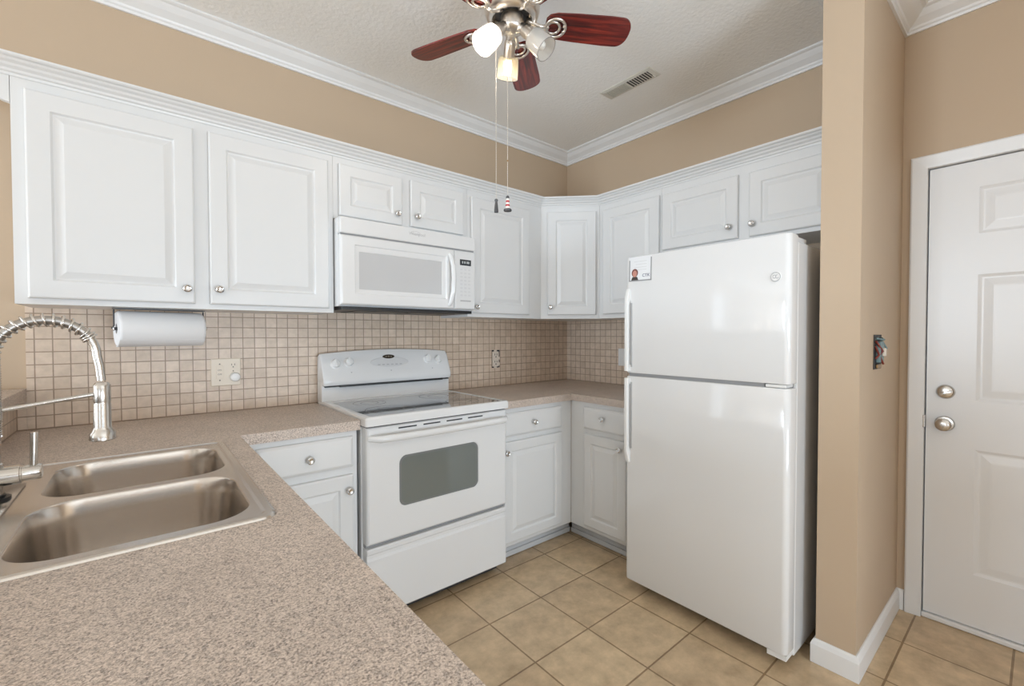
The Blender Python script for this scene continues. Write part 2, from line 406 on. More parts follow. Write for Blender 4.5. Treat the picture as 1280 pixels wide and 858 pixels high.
def window(n, F, a, c, z0, z1, cols, rows):
    b = nbm(); s = .045
    for p in ((a, a+s, z0, z1), (c-s, c, z0, z1), (a+s, c-s, z0, z0+s), (a+s, c-s, z1-s, z1)): box(b, *p, -.09, -.03, F.M)
    for i in range(1, cols):
        x = a+(c-a)*i/cols; box(b, x-.014, x+.014, z0+s, z1-s, -.08, -.045, F.M)
    for i in range(1, rows):
        z = z0+(z1-z0)*i/rows; box(b, a+s, c-s, z-.014, z+.014, -.08, -.045, F.M)
    box(b, a-.06, a, z0-.06, z1+.06, 0, .018, F.M); box(b, c, c+.06, z0-.06, z1+.06, 0, .018, F.M)
    box(b, a, c, z1, z1+.06, 0, .018, F.M); box(b, a, c, z0-.06, z0, 0, .03, F.M)
    o = struct('window_%d' % n, b, 'trim')
    b = nbm(); box(b, a+s, c-s, z0+s, z1-s, -.064, -.060, F.M); link('pane', b, 'window_glass', o)
    return o
window(1, L_, -5.12, -4.32, .95, 2.15, 2, 3)
window(2, FN, .3, 3.1, .08, 2.3, 4, 1)  # unseen opening, placed to favour light on the range wall
window(3, FW, -2.1, -0.2, .06, 2.2, 3, 2)  # unseen opening, sited to light the fridge more than the wall cabinets
window(5, FW, -4.8, -3.0, .06, 2.2, 3, 2)  # unseen opening added to bring low light to door and fridge
window(4, FN, 5.0, 7.4, .08, 2.3, 3, 1)  # unseen opening added for diagonal light on the fridge

# crown moulding round the room
crown = [(0, 2.630), (.010, 2.630), (.012, 2.640), (.018, 2.645), (.022, 2.653), (.032, 2.660), (.050, 2.672), (.064, 2.686), (.070, 2.693), (.080, 2.696), (.086, 2.700), (.086, H-.0005), (0, H-.0005)]
b = nbm(); sweep(b, [(X0, 0), (0, 0), (0, S1), (SX, S1), (SX, S2), (DX, S2), (DX, -3.21), (-0.8, -3.21), (-0.8, -3.33)], crown); struct('trim_1', b, 'trim')
# baseboards
base = [(0, 0.001), (.014, 0.001), (.014, .072), (.009, .086), (.004, .093), (0, .093)]
b = nbm(); sweep(b, [(SX+.05, S1), (SX, S1), (SX, S2), (DX, S2), (DX, S2-.027)], base); struct('baseboard_stub', b, 'trim')
b = nbm(); sweep(b, [(DX, -3.14), (DX, -3.21), (-0.8, -3.21)], base); struct('baseboard_entry', b, 'trim')

# entry door: casing, slab, threshold
cas = [(0, 0), (.0, .018), (.012, .020), (.02, .014), (.045, .012), (.055, .010), (.058, 0)]
def casing_profile_leg(b, F, u_in, sgn, z1):
    pts = [(u_in+sgn*p[0], p[1]) for p in [(0, 0), (0, .011), (.01, .013), (.035, .016), (.05, .018), (.056, .014), (.058, 0)]]
    t = nbm(); lo = [t.verts.new((p[0], 0.0, p[1])) for p in pts]; hi = [t.verts.new((p[0], z1+sgn*(p[0]-u_in), p[1])) for p in pts]
    for i in range(len(pts)):
        j = (i+1) % len(pts); t.faces.new((lo[i], lo[j], hi[j], hi[i]))
    t.faces.new(lo); t.faces.new(hi[::-1]); bmesh.ops.recalc_face_normals(t, faces=t.faces[:]); merge(b, t, F.M)
    return pts
b = nbm(); CU0, CU1, CZ = 2.141, 3.069, 2.012
casing_profile_leg(b, FD, CU0, -1, CZ); casing_profile_leg(b, FD, CU1, 1, CZ)
pr = [(0, 0), (0, .011), (.01, .013), (.035, .016), (.05, .018), (.056, .014), (.058, 0)]
t = nbm(); A = [t.verts.new((CU0-p[0], CZ+p[0], p[1])) for p in pr]; B = [t.verts.new((CU1+p[0], CZ+p[0], p[1])) for p in pr]
for i in range(len(pr)):
    j = (i+1) % len(pr); t.faces.new((A[i], A[j], B[j], B[i]))
t.faces.new(A); t.faces.new(B[::-1]); bmesh.ops.recalc_face_normals(t, faces=t.faces[:]); merge(b, t, FD.M)
# jamb lining
box(b, DU0, CU0+.0005, 0.0, DH, -.118, -.001, FD.M); box(b, CU1-.0005, DU1, 0, DH, -.118, -.001, FD.M); box(b, CU0, CU1, CZ-.001, DH, -.118, -.001, FD.M)
box(b, CU0, CU0+.012, 0, CZ, -.118, -.06, FD.M); box(b, CU1-.012, CU1, 0, CZ, -.118, -.06, FD.M); box(b, CU0, CU1, CZ-.012, CZ, -.118, -.06, FD.M)
struct('trim_2', b, 'trim')
b = nbm(); box(b, CU0+.001, CU1-.001, 0.001, .022, -.115, .006, FD.M, .005); struct('trim_3', b, 'trim')
def panel_slab(b, F, u0, u1, v0, v1, w0, w1, panels, bevel=.034):
    """door slab whose front carries raised rectangular panels"""
    us = sorted({u0, u1}|{p[0] for p in panels}|{p[1] for p in panels}); vs = sorted({v0, v1}|{p[2] for p in panels}|{p[3] for p in panels})
    t = nbm()
    for i in range(len(us)-1):
        for j in range(len(vs)-1):
            q = (us[i], us[i+1], vs[j], vs[j+1])
            if not any(p[0] <= q[0]+1e-6 and p[1] >= q[1]-1e-6 and p[2] <= q[2]+1e-6 and p[3] >= q[3]-1e-6 for p in panels):
                t.faces.new([t.verts.new(c) for c in rect(*q, w1)])
    merge(b, t, F.M)
    for p in panels:
        g = lambda d, h: rect(p[0]+d, p[1]-d, p[2]+d, p[3]-d, w1+h)
        loft(b, [g(0, 0), g(.006, -.004), g(.012, -.007), g(.018, -.007), g(.018+bevel*.8, -.0015), g(.018+bevel, -.001)], F.M)
    loft(b, [rect(u0, u1, v0, v1, w1), rect(u0, u1, v0, v1, w0)], F.M)
    bmesh.ops.remove_doubles(b, verts=b.verts[:], dist=1e-5)
pans = []
for a, c in ((2.300, 2.560), (2.662, 2.922)):
    pans += [(a, c, .250, .785), (a, c, .992, 1.528), (a, c, 1.700, 1.895)]
b = nbm(); panel_slab(b, FD, CU0+.005, CU1-.004, .026, CZ-.006, -.052, -.010, pans)
door = struct('door_1', b, 'door')
def kob(name, prof, F, u, v, w_, m, parent, seg=24):
    b = nbm(); lathe(b, prof, F.M @ Matrix.Translation((u, v, w_)), seg); return link(name, b, m, parent, 40)
bolt = kob('deadbolt', [(.031, 0), (.031, .004), (.027, .011), (.022, .014), (.001, .0145)], FD, 2.208, 1.024, -.010, 'nickel', door)
b = nbm(); box(b, -.019, .019, -.006, .006, 0, .018, FD.M @ Matrix.Translation((2.210, 1.020, .004)) @ Matrix.Rotation(math.radians(22), 4, 'Z'), .002); link('thumb_turn', b, 'chrome', bolt, 40)
kn = kob('door_knob', [(.033, 0), (.033, .004), (.029, .009), (.014, .012), (.012, .030), (.022, .036), (.027, .046), (.026, .055), (.018, .061), (.006, .062), (.005, .060), (.001, .060)], FD, 2.207, .884, -.010, 'nickel', door)
b = nbm(); box(b, CU0-.003, CU0+.004, .86, .915, -.02, .0125, FD.M, .001); link('strike_plate', b, 'nickel', door)

# bar ledge (half wall clad in tile) on the open side of the peninsula
LX = -3.018
b = nbm(); box(b, LX-.12, LX, -2.25, -.0005, 0, 1.028); struct('wall_bar', b, 'tile_y')
b = nbm(); plate(b, [(-3.30, -.003), (-2.990, -.003), (-2.990, -2.29), (-3.30, -2.29)], [], 1.030, 1.074)
tag(link('bar_ledge_top', b, 'counter', None, None, (-3.14, -1.5, 1.03)), 'speckled laminate bar ledge raised on tiled half wall beside sink', 'bar top')
# mosaic backsplash
b = nbm(); box(b, -2.990, -.0005, -.008, -.0003, .9145, 1.42); struct('wall_left_tiles', b, 'tile_x')
b = nbm(); box(b, LX+.0003, -2.9905, -.008, -.0003, .9145, 1.029); struct('wall_left_tile_return', b, 'tile_x')
b = nbm(); box(b, -.008, -.0003, -1.25, -.0085, .9145, 1.42); struct('wall_back_tiles', b, 'tile_y')

# ------------------------------------------------------------ countertops
CT, CE, CD = .914, .8746, .6335
b = nbm()
SK = (-2.985, -2.440, -1.510, -.700)      # sink rim x0 x1 y0 y1
plate(b, [(-3.016, -.009), (-3.016, -2.27), (-2.3765, -2.27), (-2.3826, -CD), (-1.9425, -CD), (-1.9425, -.009)],
      [rrect(SK[0]+.02, SK[1]-.02, SK[2]+.02, SK[3]-.02, .03)], CE, CT)
tag(link('countertop', b, 'counter', None, None, (-2.7, -1.4, CE)), 'pinkish beige speckled laminate countertop around the steel sink', 'countertop')
b = nbm(); plate(b, [(-1.1685, -.009), (-1.1685, -CD), (-CD, -CD), (-CD, -1.15), (-.009, -1.15), (-.009, -.009)], [], CE, CT)
tag(link('countertop', b, 'counter', None, None, (-.5, -.4, CE)), 'brown speckled laminate corner countertop between range and refrigerator', 'countertop')

# ------------------------------------------------------------ cabinets
knob_bm = nbm(); lathe(knob_bm, [(.0085, 0), (.007, .003), (.0055, .008), (.0075, .012), (.014, .016), (.0155, .020), (.0145, .0235), (.0105, .0255), (.0095, .0245), (.001, .0245)], ID, 20)
knob_me = bpy.data.meshes.new('knob'); knob_bm.to_mesh(knob_me); knob_bm.free(); knob_me.materials.append(M['chrome'])
knob_me.polygons.foreach_set('use_smooth', [True]*len(knob_me.polygons)); knob_me.set_sharp_from_angle(angle=math.radians(50))
def add_knob(F, u, v, w_, parent):
    o = bpy.data.objects.new('knob', knob_me); C.objects.link(o); o.parent = parent
    mw = F.M @ Matrix.Translation((u, v, w_)); mw.translation -= ORIGIN[parent.name]
    o.matrix_local = mw; o['label'] = 'small round satin metal knob'
def raised(b, F, u0, u1, v0, v1, w0, fw, th=.019):
    g = lambda d, h: rect(u0+d, u1-d, v0+d, v1-d, w0+h)
    loft(b, [g(0, 0), g(0, th-.005), g(.002, th-.002), g(.006, th), g(fw, th), g(fw+.003, th-.003), g(fw+.006, th-.0065), g(fw+.010, th-.0075),
             g(fw+.014, th-.0065), g(fw+.030, th-.001), g(fw+.033, th)], F.M, cap0=True)
def flatfront(b, F, u0, u1, v0, v1, w0, th=.019):
    g = lambda d, h: rect(u0+d, u1-d, v0+d, v1-d, w0+h)
    loft(b, [g(0, 0), g(0, th-.008), g(.003, th-.006), g(.010, th-.001), g(.014, th)], F.M, cap0=True)
def cabinet(name, label, F, u0, u1, v0, v1, face, back=.002, doors=(), drawers=(), toe=False, body=None, group=None, toe_u=None):
    mid = F((u0+u1)/2, 0 if toe else v0, (face+back)/2)
    t = thing(name, label, 'cabinet', mid, group)
    b = nbm()
    if body: body(b)
    else:
        box(b, u0, u1, v0, v1, back, face, F.M)
    link('body', b, 'cab', t)
    for d in doors:
        b = nbm(); raised(b, F, *d[:4], face+.001, d[5] if len(d) > 5 else .058); o = link('door', b, 'cab', t)
        if d[4]: add_knob(F, d[4][0], d[4][1], face+.02, o)
    for d in drawers:
        b = nbm(); flatfront(b, F, *d[:4], face+.001); o = link('drawer', b, 'cab', t)
        if d[4]: add_knob(F, d[4][0], d[4][1], face+.02, o)
    if toe:
        a, c = toe_u or (u0, u1)
        b = nbm(); box(b, a, c, .001, v0-.001, .40, .526, F.M)
        for z in (.052, .066): box(b, a, c, z, z+.004, .526, .529, F.M)
        box(b, a, c, .004, .034, .526, .537, F.M, .003); link('toe_kick', b, 'toe', t)['label'] = 'grey vinyl strip at the cabinet foot'
    return t
UB, UT, UD = 1.382, 2.150, .312
cabinet('wall_cabinet', 'wide white two-door wall cabinet above the paper towel roll', L_, -2.970, -1.945, UB, UT, UD,
        doors=[(-2.938, -2.484, 1.402, 2.092, (-2.510, 1.459), .060), (-2.435, -1.970, 1.402, 2.094, (-2.404, 1.462), .060)])
cabinet('wall_cabinet', 'short white two-door wall cabinet above the microwave', L_, -1.944, -1.180, 1.832, UT, UD,
        doors=[(-1.920, -1.597, 1.848, 2.094, (-1.626, 1.902), .052), (-1.548, -1.216, 1.852, 2.096, (-1.514, 1.904), .052)])
cabinet('wall_cabinet', 'tall single-door white wall cabinet right beside the microwave', L_, -1.179, -.586, UB, UT, UD,
        doors=[(-1.160, -.704, 1.405, 2.086, (-1.132, 1.440), .060)])
def corner_body(b): prism(b, [(-.585, -.002), (-.585, -UD), (-UD, -.585), (-.002, -.585), (-.002, -.002)], UB, UT)
q = (.585+UD)/math.sqrt(2)
FDG = Fr((1, -1, 0), (-(.585+UD)/2, -(.585+UD)/2, 0))
cabinet('wall_cabinet', 'narrow white corner wall cabinet set diagonally between the two walls', FDG, -.19, .19, UB, UT, 0, back=-.2,
        doors=[(-.150, .170, 1.407, 2.090, (-.130, 1.459), .056)], body=corner_body)
cabinet('wall_cabinet', 'single-door white wall cabinet between diagonal corner cabinet and refrigerator', R_, .587, 1.045, UB, UT, UD,
        doors=[(.628, 1.036, 1.410, 2.086, None, .060)])
cabinet('wall_cabinet', 'short white two-door wall cabinet over the refrigerator', R_, 1.046, 1.926, 1.742, UT, UD,
        doors=[(1.058, 1.482, 1.764, 2.082, (1.443, 1.824), .056), (1.536, 1.915, 1.762, 2.078, (1.556, 1.820), .056)])
# valance running on from the wide cabinet
b = nbm(); pts = [(-3.9, 2.150), (-2.9715, 2.150), (-2.9715, 2.040)]
pts += [(-2.9715-.018*i, 2.040+.045*(1-math.cos(min(1, i/6)*PI))/2+.02*math.sin(i*.22)**2) for i in range(1, 52)]
t = nbm(); f = t.faces.new([t.verts.new((p[0], p[1], UD-.019)) for p in pts]); r = bmesh.ops.extrude_face_region(t, geom=[f])
for v in r['geom']:
    if isinstance(v, bmesh.types.BMVert): v.co.z = UD
bmesh.ops.recalc_face_normals(t, faces=t.faces[:]); merge(b, t, L_.M)
o = link('trim_4', b, 'cab'); o['kind'] = 'structure'
cc = [(0.001, 2.126), (.004, 2.126), (.006, 2.134), (.013, 2.137), (.016, 2.144), (.026, 2.150), (.030, 2.157), (.041, 2.162), (.046, 2.168), (.056, 2.170), (.060, 2.174), (.060, 2.180), (0.001, 2.180)]
b = nbm(); sweep(b, [(-3.9, -UD), (-.585, -UD), (-UD, -.585), (-UD, S1-(-.002))], cc); struct('trim_5', b, 'cab')
# base cabinets
BV0, BV1, BF = .109, .8735, .611
cabinet('base_cabinet', 'white drawer base cabinet between sink peninsula and range', L_, -2.400, -1.951, BV0, BV1, BF, doors=[(-2.330, -1.971, .135, .690, (-1.992, .627), .056)],
        drawers=[(-2.330, -1.970, .722, .850, (-2.146, .782))], toe=True)
cabinet('base_cabinet', 'white drawer base cabinet beside the range in the corner', L_, -1.166, -.612, BV0, BV1, BF, doors=[(-1.156, -.708, .135, .690, (-1.149, .637), .050)],
        drawers=[(-1.156, -.710, .718, .847, (-.946, .783))], toe=True, toe_u=(-1.166, -.538))
cabinet('base_cabinet', 'white drawer base cabinet beside the refrigerator', R_, .613, 1.145, BV0, BV1, BF, doors=[(.730, 1.030, .135, .686, (.996, .641), .052)],
        drawers=[(.722, 1.030, .716, .846, (.876, .792))], toe=True, toe_u=(.541, 1.145))
FP = Fr((0, 1, 0), (-3.016, 0, 0))     # peninsula front, faces the kitchen
def pen_body(b):
    for u in (-2.24, -1.6, -.652): box(b, u, u+.018, BV0, BV1, .02, .595, FP.M)
    box(b, -2.24, -.634, BV0, BV0+.018, .02, .595, FP.M)
    box(b, -2.24, -.634, BV0, BV1, .002, .02, FP.M)
    for z0, z1 in ((BV0, .135), (.690, .722), (.850, BV1)): box(b, -2.24, -.634, z0, z1, .595, .612, FP.M)
    for u in (-2.24, -1.62, -.68): box(b, u, u+.046, BV0, BV1, .595, .612, FP.M)
cabinet('base_cabinet', 'long white base cabinet run under the sink peninsula', FP, -2.24, -.634, BV0, BV1, .612, doors=[(-2.20, -1.615, .128, .697, (-2.165, .63), .056), (-1.58, -1.13, .128, .697, (-1.165, .63), .056), (-1.12, -.67, .128, .697, (-1.09, .63), .056)],
        drawers=[(-2.20, -1.615, .715, .857, (-1.9, .785)), (-1.58, -.67, .715, .857, None)], toe=True, body=pen_body, toe_u=(-2.24, -.634))

# ------------------------------------------------------------ range
RU0, RU1 = -1.9385, -1.1745
t = thing('electric_range', 'white electric range with glass cooktop between the base cabinets', 'stove', ((RU0+RU1)/2, -.35, 0))
b = nbm(); box(b, RU0, RU1, .05, .885, .03, .625, L_.M); link('body', b, 'enamel', t)
for u in (RU0+.05, RU1-.05):
    for w_ in (.09, .56): b = nbm(); lathe(b, [(.014, 0), (.018, .004), (.010, .012), (.010, .052)], L_.M @ Matrix.Translation((u, 0, w_)) @ Matrix.Rotation(-PI/2, 4, 'X'), 14); link('foot', b, 'rubber', t)
b = nbm(); box(b, RU0+.015, RU1-.015, .012, .10, .54, .60, L_.M); link('shaded_kick_plate', b, 'dark', t)  # coloured dark to stand for the black shadow under the range
# cooktop with raised rim and glass
GL = (RU0+.024, RU1-.024, .165, .668)
b = nbm(); W0, W1 = .022, .690
def cook(d, z, r): return [(p[0], z, p[1]) for p in rrect(RU0+d-.002, RU1-d+.002, W0+d, W1-d, r)]
t2 = [cook(0, .892, .012), cook(0, .922, .012), cook(.004, .929, .010), cook(.008, .931, .008)]
loft(b, t2, L_.M, cap0=True, cap1=False)
tt = nbm(); es = []
for lp in (cook(.008, .931, .008), [(p[0], .931, p[1]) for p in rrect(*GL, .008)]):
    vs = [tt.verts.new(p) for p in lp]; es += [tt.edges.new((vs[i], vs[(i+1) % len(vs)])) for i in range(len(vs))]
bmesh.ops.triangle_fill(tt, use_beauty=True, edges=es); bmesh.ops.recalc_face_normals(tt, faces=tt.faces[:]); merge(b, tt, L_.M)
loft(b, [[(p[0], .931, p[1]) for p in rrect(*GL, .008)], [(p[0], .927, p[1]) for p in rrect(*GL, .008)]], L_.M, cap1=False)
bmesh.ops.remove_doubles(b, verts=b.verts[:], dist=1e-5); bmesh.ops.recalc_face_normals(b, faces=b.faces[:])
link('cooktop', b, 'enamel', t)
b = nbm(); loft(b, [[(p[0], .924, p[1]) for p in rrect(*GL, .008)], [(p[0], .929, p[1]) for p in rrect(*GL, .008)]], L_.M, cap0=True)
gl = link('glass_top', b, 'cooktop', t)
for (u, w_, r) in ((-1.76, .53, .115), (-1.36, .53, .088), (-1.76, .28, .082), (-1.36, .28, .108)):
    b = nbm()
    for rr in (r, r*.55):
        loft(b, [[(u+rr*math.cos(k*PI/24), .9293, w_+rr*math.sin(k*PI/24)) for k in range(48)], [(u+(rr-.003)*math.cos(k*PI/24), .9295, w_+(rr-.003)*math.sin(k*PI/24)) for k in range(48)]], L_.M, cap1=False)
    link('burner_ring', b, 'ring', gl)
# backguard: lower panel then a rounded control panel that overhangs it
b = nbm(); box(b, RU0, RU1, .925, 1.03, .018, .095, L_.M, .004); link('lower_backguard', b, 'enamel', t)
prof = [(.012, 1.012), (.012, 1.150), (.020, 1.168), (.040, 1.178), (.062, 1.174), (.078, 1.150), (.094, 1.110), (.112, 1.070), (.124, 1.040), (.126, 1.022), (.120, 1.012), (.100, 1.008)]
N = 24; rings = []
def guard_sec(u, s):
    k = (u-RU0)/(RU1-RU0); arch = .018*(1-(2*k-1)**2)
    out = []
    for wv, z in prof:
        f = max(0, (z-1.01)/.16)
        out.append((u, 1.09+(z-1.09)*(1 if s == 1 else s)+arch*f, .065+(wv-.065)*s if s < 1 else wv))
    return out
secs = [guard_sec(RU0+.001, .90), guard_sec(RU0+.004, .96)]+[guard_sec(RU0+.010+(RU1-RU0-.020)*i/N, 1) for i in range(N+1)]+[guard_sec(RU1-.004, .96), guard_sec(RU1-.001, .90)]
loft(b := nbm(), secs, L_.M, cap0=True); cp = link('control_panel', b, 'enamel', t, 40)
b = nbm(); box(b, RU0+.085, RU1-.06, 1.001, 1.0125, .096, .1215, L_.M); box(b, RU0+.012, RU1-.012, 1.003, 1.0085, .096, .112, L_.M); link('vent_slot', b, 'black', t)
def on_panel(u, z):
    """point and frame on the sloping face of the control panel"""
    k = (u-RU0)/(RU1-RU0); arch = .018*(1-(2*k-1)**2); best = None
    pf = [(wv, zz+arch*max(0, (zz-1.01)/.16)) for wv, zz in prof]
    for (w0, z0), (w1, z1) in zip(pf[4:9], pf[5:10]):
        if z1 <= z <= z0:
            f = (z-z0)/(z1-z0); tz, tw = z0-z1, w0-w1; ln = math.hypot(tz, tw)
            up = Vector((0, tz/ln, tw/ln)); n = Vector((1, 0, 0)).cross(up)
            return L_.M @ Matrix(((1, up.x, n.x, u), (0, up.y, n.y, z), (0, up.z, n.z, w0+f*(w1-w0)), (0, 0, 0, 1)))
    raise ValueError(z)
for u, z in ((-1.868, 1.122), (-1.797, 1.128), (-1.321, 1.130), (-1.252, 1.123)):
    m_ = on_panel(u, z); b = nbm()
    lathe(b, [(.027, 0), (.027, .003), (.023, .005), (.021, .016), (.018, .019), (.001, .0195)], m_, 24)
    box(b, -.0065, .0065, -.021, .021, .008, .027, m_, .003); link('control_knob', b, 'plastic', cp, 40)
m_ = on_panel(-1.565, 1.122); b = nbm()
loft(b, [[(.115*math.cos(k*PI/24), .030*math.sin(k*PI/24), .0002) for k in range(48)], [(.111*math.cos(k*PI/24), .028*math.sin(k*PI/24), .0018) for k in range(48)]], m_)
pd = link('touch_pad', b, 'faint', cp)
m_ = on_panel(-1.568, 1.152); b = nbm()
loft(b, [[(.036*math.cos(k*PI/18), .0125*math.sin(k*PI/18), .0005) for k in range(36)], [(.035*math.cos(k*PI/18), .0115*math.sin(k*PI/18), .0035) for k in range(36)]], m_)
link('badge', b, 'badge', cp)['label'] = 'dark oval badge'
b = nbm(); text(b, 'm', .014, m_ @ Matrix.Translation((0, .001, .0038))); box(b, -.020, -.010, -.001, .001, .0036, .004, m_); box(b, .010, .020, -.001, .001, .0036, .004, m_); link('badge_mark', b, 'badge_light', cp)
b = nbm(); m_ = on_panel(-1.565, 1.108)
for i in range(6): box(b, -.066+i*.026-.007, -.066+i*.026+.007, -.0025, .0025, .0012, .003, m_)
link('pad_button', b, 'print', cp)['kind'] = 'stuff'
b = nbm()
for u in (-1.79, -1.565, -1.30): b = nbm(); lathe(b, [(.0035, 0), (.0035, .0015), (.001, .002)], on_panel(u, 1.075), 10); link('indicator_light', b, 'print', cp)
# oven door
DV0, DV1, DW = .383, .884, .678
def door_sec():
    b = nbm()
    outer = lambda d, h: rect(RU0+.006+d, RU1-.006-d, DV0+d, DV1-d, h)
    loft(b, [outer(0, .628), outer(0, DW-.012), outer(.003, DW-.004), outer(.010, DW)], L_.M, cap0=True, cap1=False)
    WU0, WU1, WV0, WV1 = -1.788, -1.360, .519, .739
    def win(d, w_):
        P = []
        for (a, c, s, e) in ((WU0+d, WV0+d, 0, 0),):
            pass
        r = .028
        base_ = rrect(WU0+d, WU1-d, WV0+d, WV1-d, r, None, 5)
        for (x, y) in base_:
            k = (x-WU0)/(WU1-WU0); bow = .024*(1-(2*k-1)**2)
            P.append((x, y+(bow if y > (WV0+WV1)/2 else -bow*.55), w_))
        return P
    tt = nbm(); es = []
    for lp in (outer(.010, DW), win(0, DW)):
        n_ = len(lp); vs = [tt.verts.new(p) for p in lp]; es += [tt.edges.new((vs[i], vs[(i+1) % n_])) for i in range(n_)]
    bmesh.ops.triangle_fill(tt, use_beauty=True, edges=es)
    bmesh.ops.recalc_face_normals(tt, faces=tt.faces[:])
    merge(b, tt, L_.M)
    loft(b, [win(0, DW), win(.003, DW-.004)], L_.M, cap1=False)
    bmesh.ops.remove_doubles(b, verts=b.verts[:], dist=1e-5); bmesh.ops.recalc_face_normals(b, faces=b.faces[:])
    return b, win
b, win = door_sec(); od = link('oven_door', b, 'enamel', t)
b = nbm(); loft(b, [win(.0025, DW-.006), win(.002, DW-.0035), win(.012, DW-.003)], L_.M, cap0=True, cap1=False); link('window_border', b, 'ovenrim', od)
b = nbm(); loft(b, [win(.012, DW-.0055), win(.012, DW-.003)], L_.M, cap0=True); link('window', b, 'ovenglass', od)
b = nbm()
for k in range(4):
    a = RU0+.148+k*.122; box(b, a, a+.088, .8655, .8715, DW-.004, DW+.0012, L_.M)
link('vent_slot', b, 'dark', od)
# bar handle, nearly the full width, ends curving back into the door
hp = []
for i in range(21):
    s = i/20; u = RU0+.014+(RU1-RU0-.028)*s; e = min(s, 1-s)
    hp.append((u, .840-.004*(1-(2*s-1)**2), DW+.004+.034*min(1, e/.05)**.5 if e > 0 else DW+.002))
b = nbm(); tube(b, [L_(*p) for p in hp], .0145, 12, rad=[.012]+[.0155]*19+[.012]); link('handle', b, 'enamel', od, 60)
# gap strips and drawer
b = nbm(); box(b, RU0+.008, RU1-.008, .8845, .8915, .60, .664, L_.M); link('shadow_gap', b, 'dark', t)
b = nbm(); dp = [(.066, .626), (.066, DW-.010), (.073, DW-.003), (.316, DW-.003), (.325, DW-.010), (.338, DW-.010), (.347, DW-.003), (.360, DW-.003), (.366, DW-.009), (.366, .626)]
def dsec(u, d): return [(u, min(max(z, .066+d), .366-d), min(w_, DW-.003-d)) for z, w_ in dp]
loft(b, [dsec(RU0+.006, .006), dsec(RU0+.008, .002), dsec(RU0+.013, 0), dsec(RU1-.013, 0), dsec(RU1-.008, .002), dsec(RU1-.006, .006)], L_.M, cap0=True)
link('storage_drawer', b, 'enamel', t)
b = nbm(); box(b, RU0+.008, RU1-.008, .3665, .3825, .56, .652, L_.M); link('drawer_gap', b, 'gap', t)

# ------------------------------------------------------------ microwave over the range
MU0, MU1, MW = -1.9405, -1.1815, .388
t = thing('microwave', 'white over-the-range microwave with window hanging under short cabinet', 'microwave', ((MU0+MU1)/2, -.2, 1.40))
b = nbm(); box(b, MU0, MU1, 1.412, 1.829, .010, MW-.030, L_.M, .003); link('case', b, 'enamel', t)
b = nbm(); box(b, MU0+.012, MU1-.012, 1.396, 1.4115, .03, MW-.012, L_.M); box(b, MU0+.10, MU0+.38, 1.393, 1.398, .10, .32, L_.M); box(b, MU1-.36, MU1-.09, 1.393, 1.398, .10, .32, L_.M)
link('underside_filter', b, 'black', t)
b = nbm(); box(b, MU0, MU1, 1.752, 1.828, MW-.030, MW+.010, L_.M, .006, 3); tp = link('top_vent_panel', b, 'enamel', t)
b = nbm(); text(b, 'Whirlpool', .022, L_.M @ Matrix.Translation((-1.547, 1.796, MW+.0103)))
loft(b, [[(-1.556+.026*math.cos(k*PI/12), 1.8015+.010*math.sin(k*PI/12), MW+.0102) for k in range(24)], [(-1.556+.0235*math.cos(k*PI/12), 1.8020+.008*math.sin(k*PI/12), MW+.0105) for k in range(24)]], L_.M, cap1=False)
link('logo', b, 'print', tp)
b = nbm(); box(b, MU0+.004, MU1-.004, 1.7465, 1.7525, MW-.031, MW-.004, L_.M); link('panel_gap', b, 'gap', t)
# door with stepped frame and window
b = nbm(); U1 = -1.322; z0, z1 = 1.418, 1.746
g = lambda a, c, e, f, h: rect(a, c, e, f, h)
loft(b, [g(MU0, U1, z0, z1, MW-.029), g(MU0, U1, z0, z1, MW), g(MU0+.004, U1-.003, z0+.004, z1-.004, MW+.007), g(MU0+.010, U1-.006, z0+.008, z1-.008, MW+.010),
         g(-1.873, -1.371, 1.471, 1.703, MW+.010), g(-1.870, -1.374, 1.475, 1.699, MW+.005), g(-1.851, -1.396, 1.493, 1.673, MW+.004), g(-1.849, -1.398, 1.495, 1.671, MW+.001)], L_.M, cap0=True, cap1=False)
dr = link('door', b, 'enamel', t)
b = nbm(); box(b, -1.8505, -1.3965, 1.4935, 1.6725, MW-.003, MW+.002, L_.M); link('window', b, 'mwglass', dr)
hp = [(-1.352, 1.718, MW+.008), (-1.350, 1.700, MW+.022), (-1.345, 1.650, MW+.036), (-1.344, 1.58, MW+.041), (-1.346, 1.51, MW+.036), (-1.352, 1.455, MW+.022), (-1.356, 1.438, MW+.008)]
b = nbm(); tube(b, [L_(*p) for p in hp], .012, 12, rad=[.010, .0125, .013, .013, .013, .0125, .010]); link('handle', b, 'enamel', dr, 60)
b = nbm(); g = lambda d, h: rect(U1+.002+d, MU1-d, z0+d, z1-d, h)
loft(b, [g(0, MW-.029), g(0, MW), g(.004, MW+.007), g(.008, MW+.010)], L_.M, cap0=True); cp = link('control_panel', b, 'enamel', t)
b = nbm(); box(b, -1.286, -1.212, 1.664, 1.697, MW+.0095, MW+.0115, L_.M, .0008); ds = link('display', b, 'display', cp)
b = nbm()
for k, a in enumerate((-1.2685, -1.2535, -1.2385, -1.2285)): box(b, a-.004, a+.004, 1.674, 1.687, MW+.0112, MW+.012, L_.M)
link('display_digits', b, 'digits', ds)
b = nbm()
for r_ in range(8):
    for c_ in range(3): box(b, -1.284+c_*.026, -1.284+c_*.026+.016, 1.636-r_*.0205, 1.636-r_*.0205+.009, MW+.0098, MW+.0106, L_.M)
link('keypad', b, 'faint', cp)
b = nbm(); box(b, -1.284, -1.214, 1.462, 1.470, MW+.0098, MW+.0106, L_.M); link('keypad_strip', b, 'print', cp)

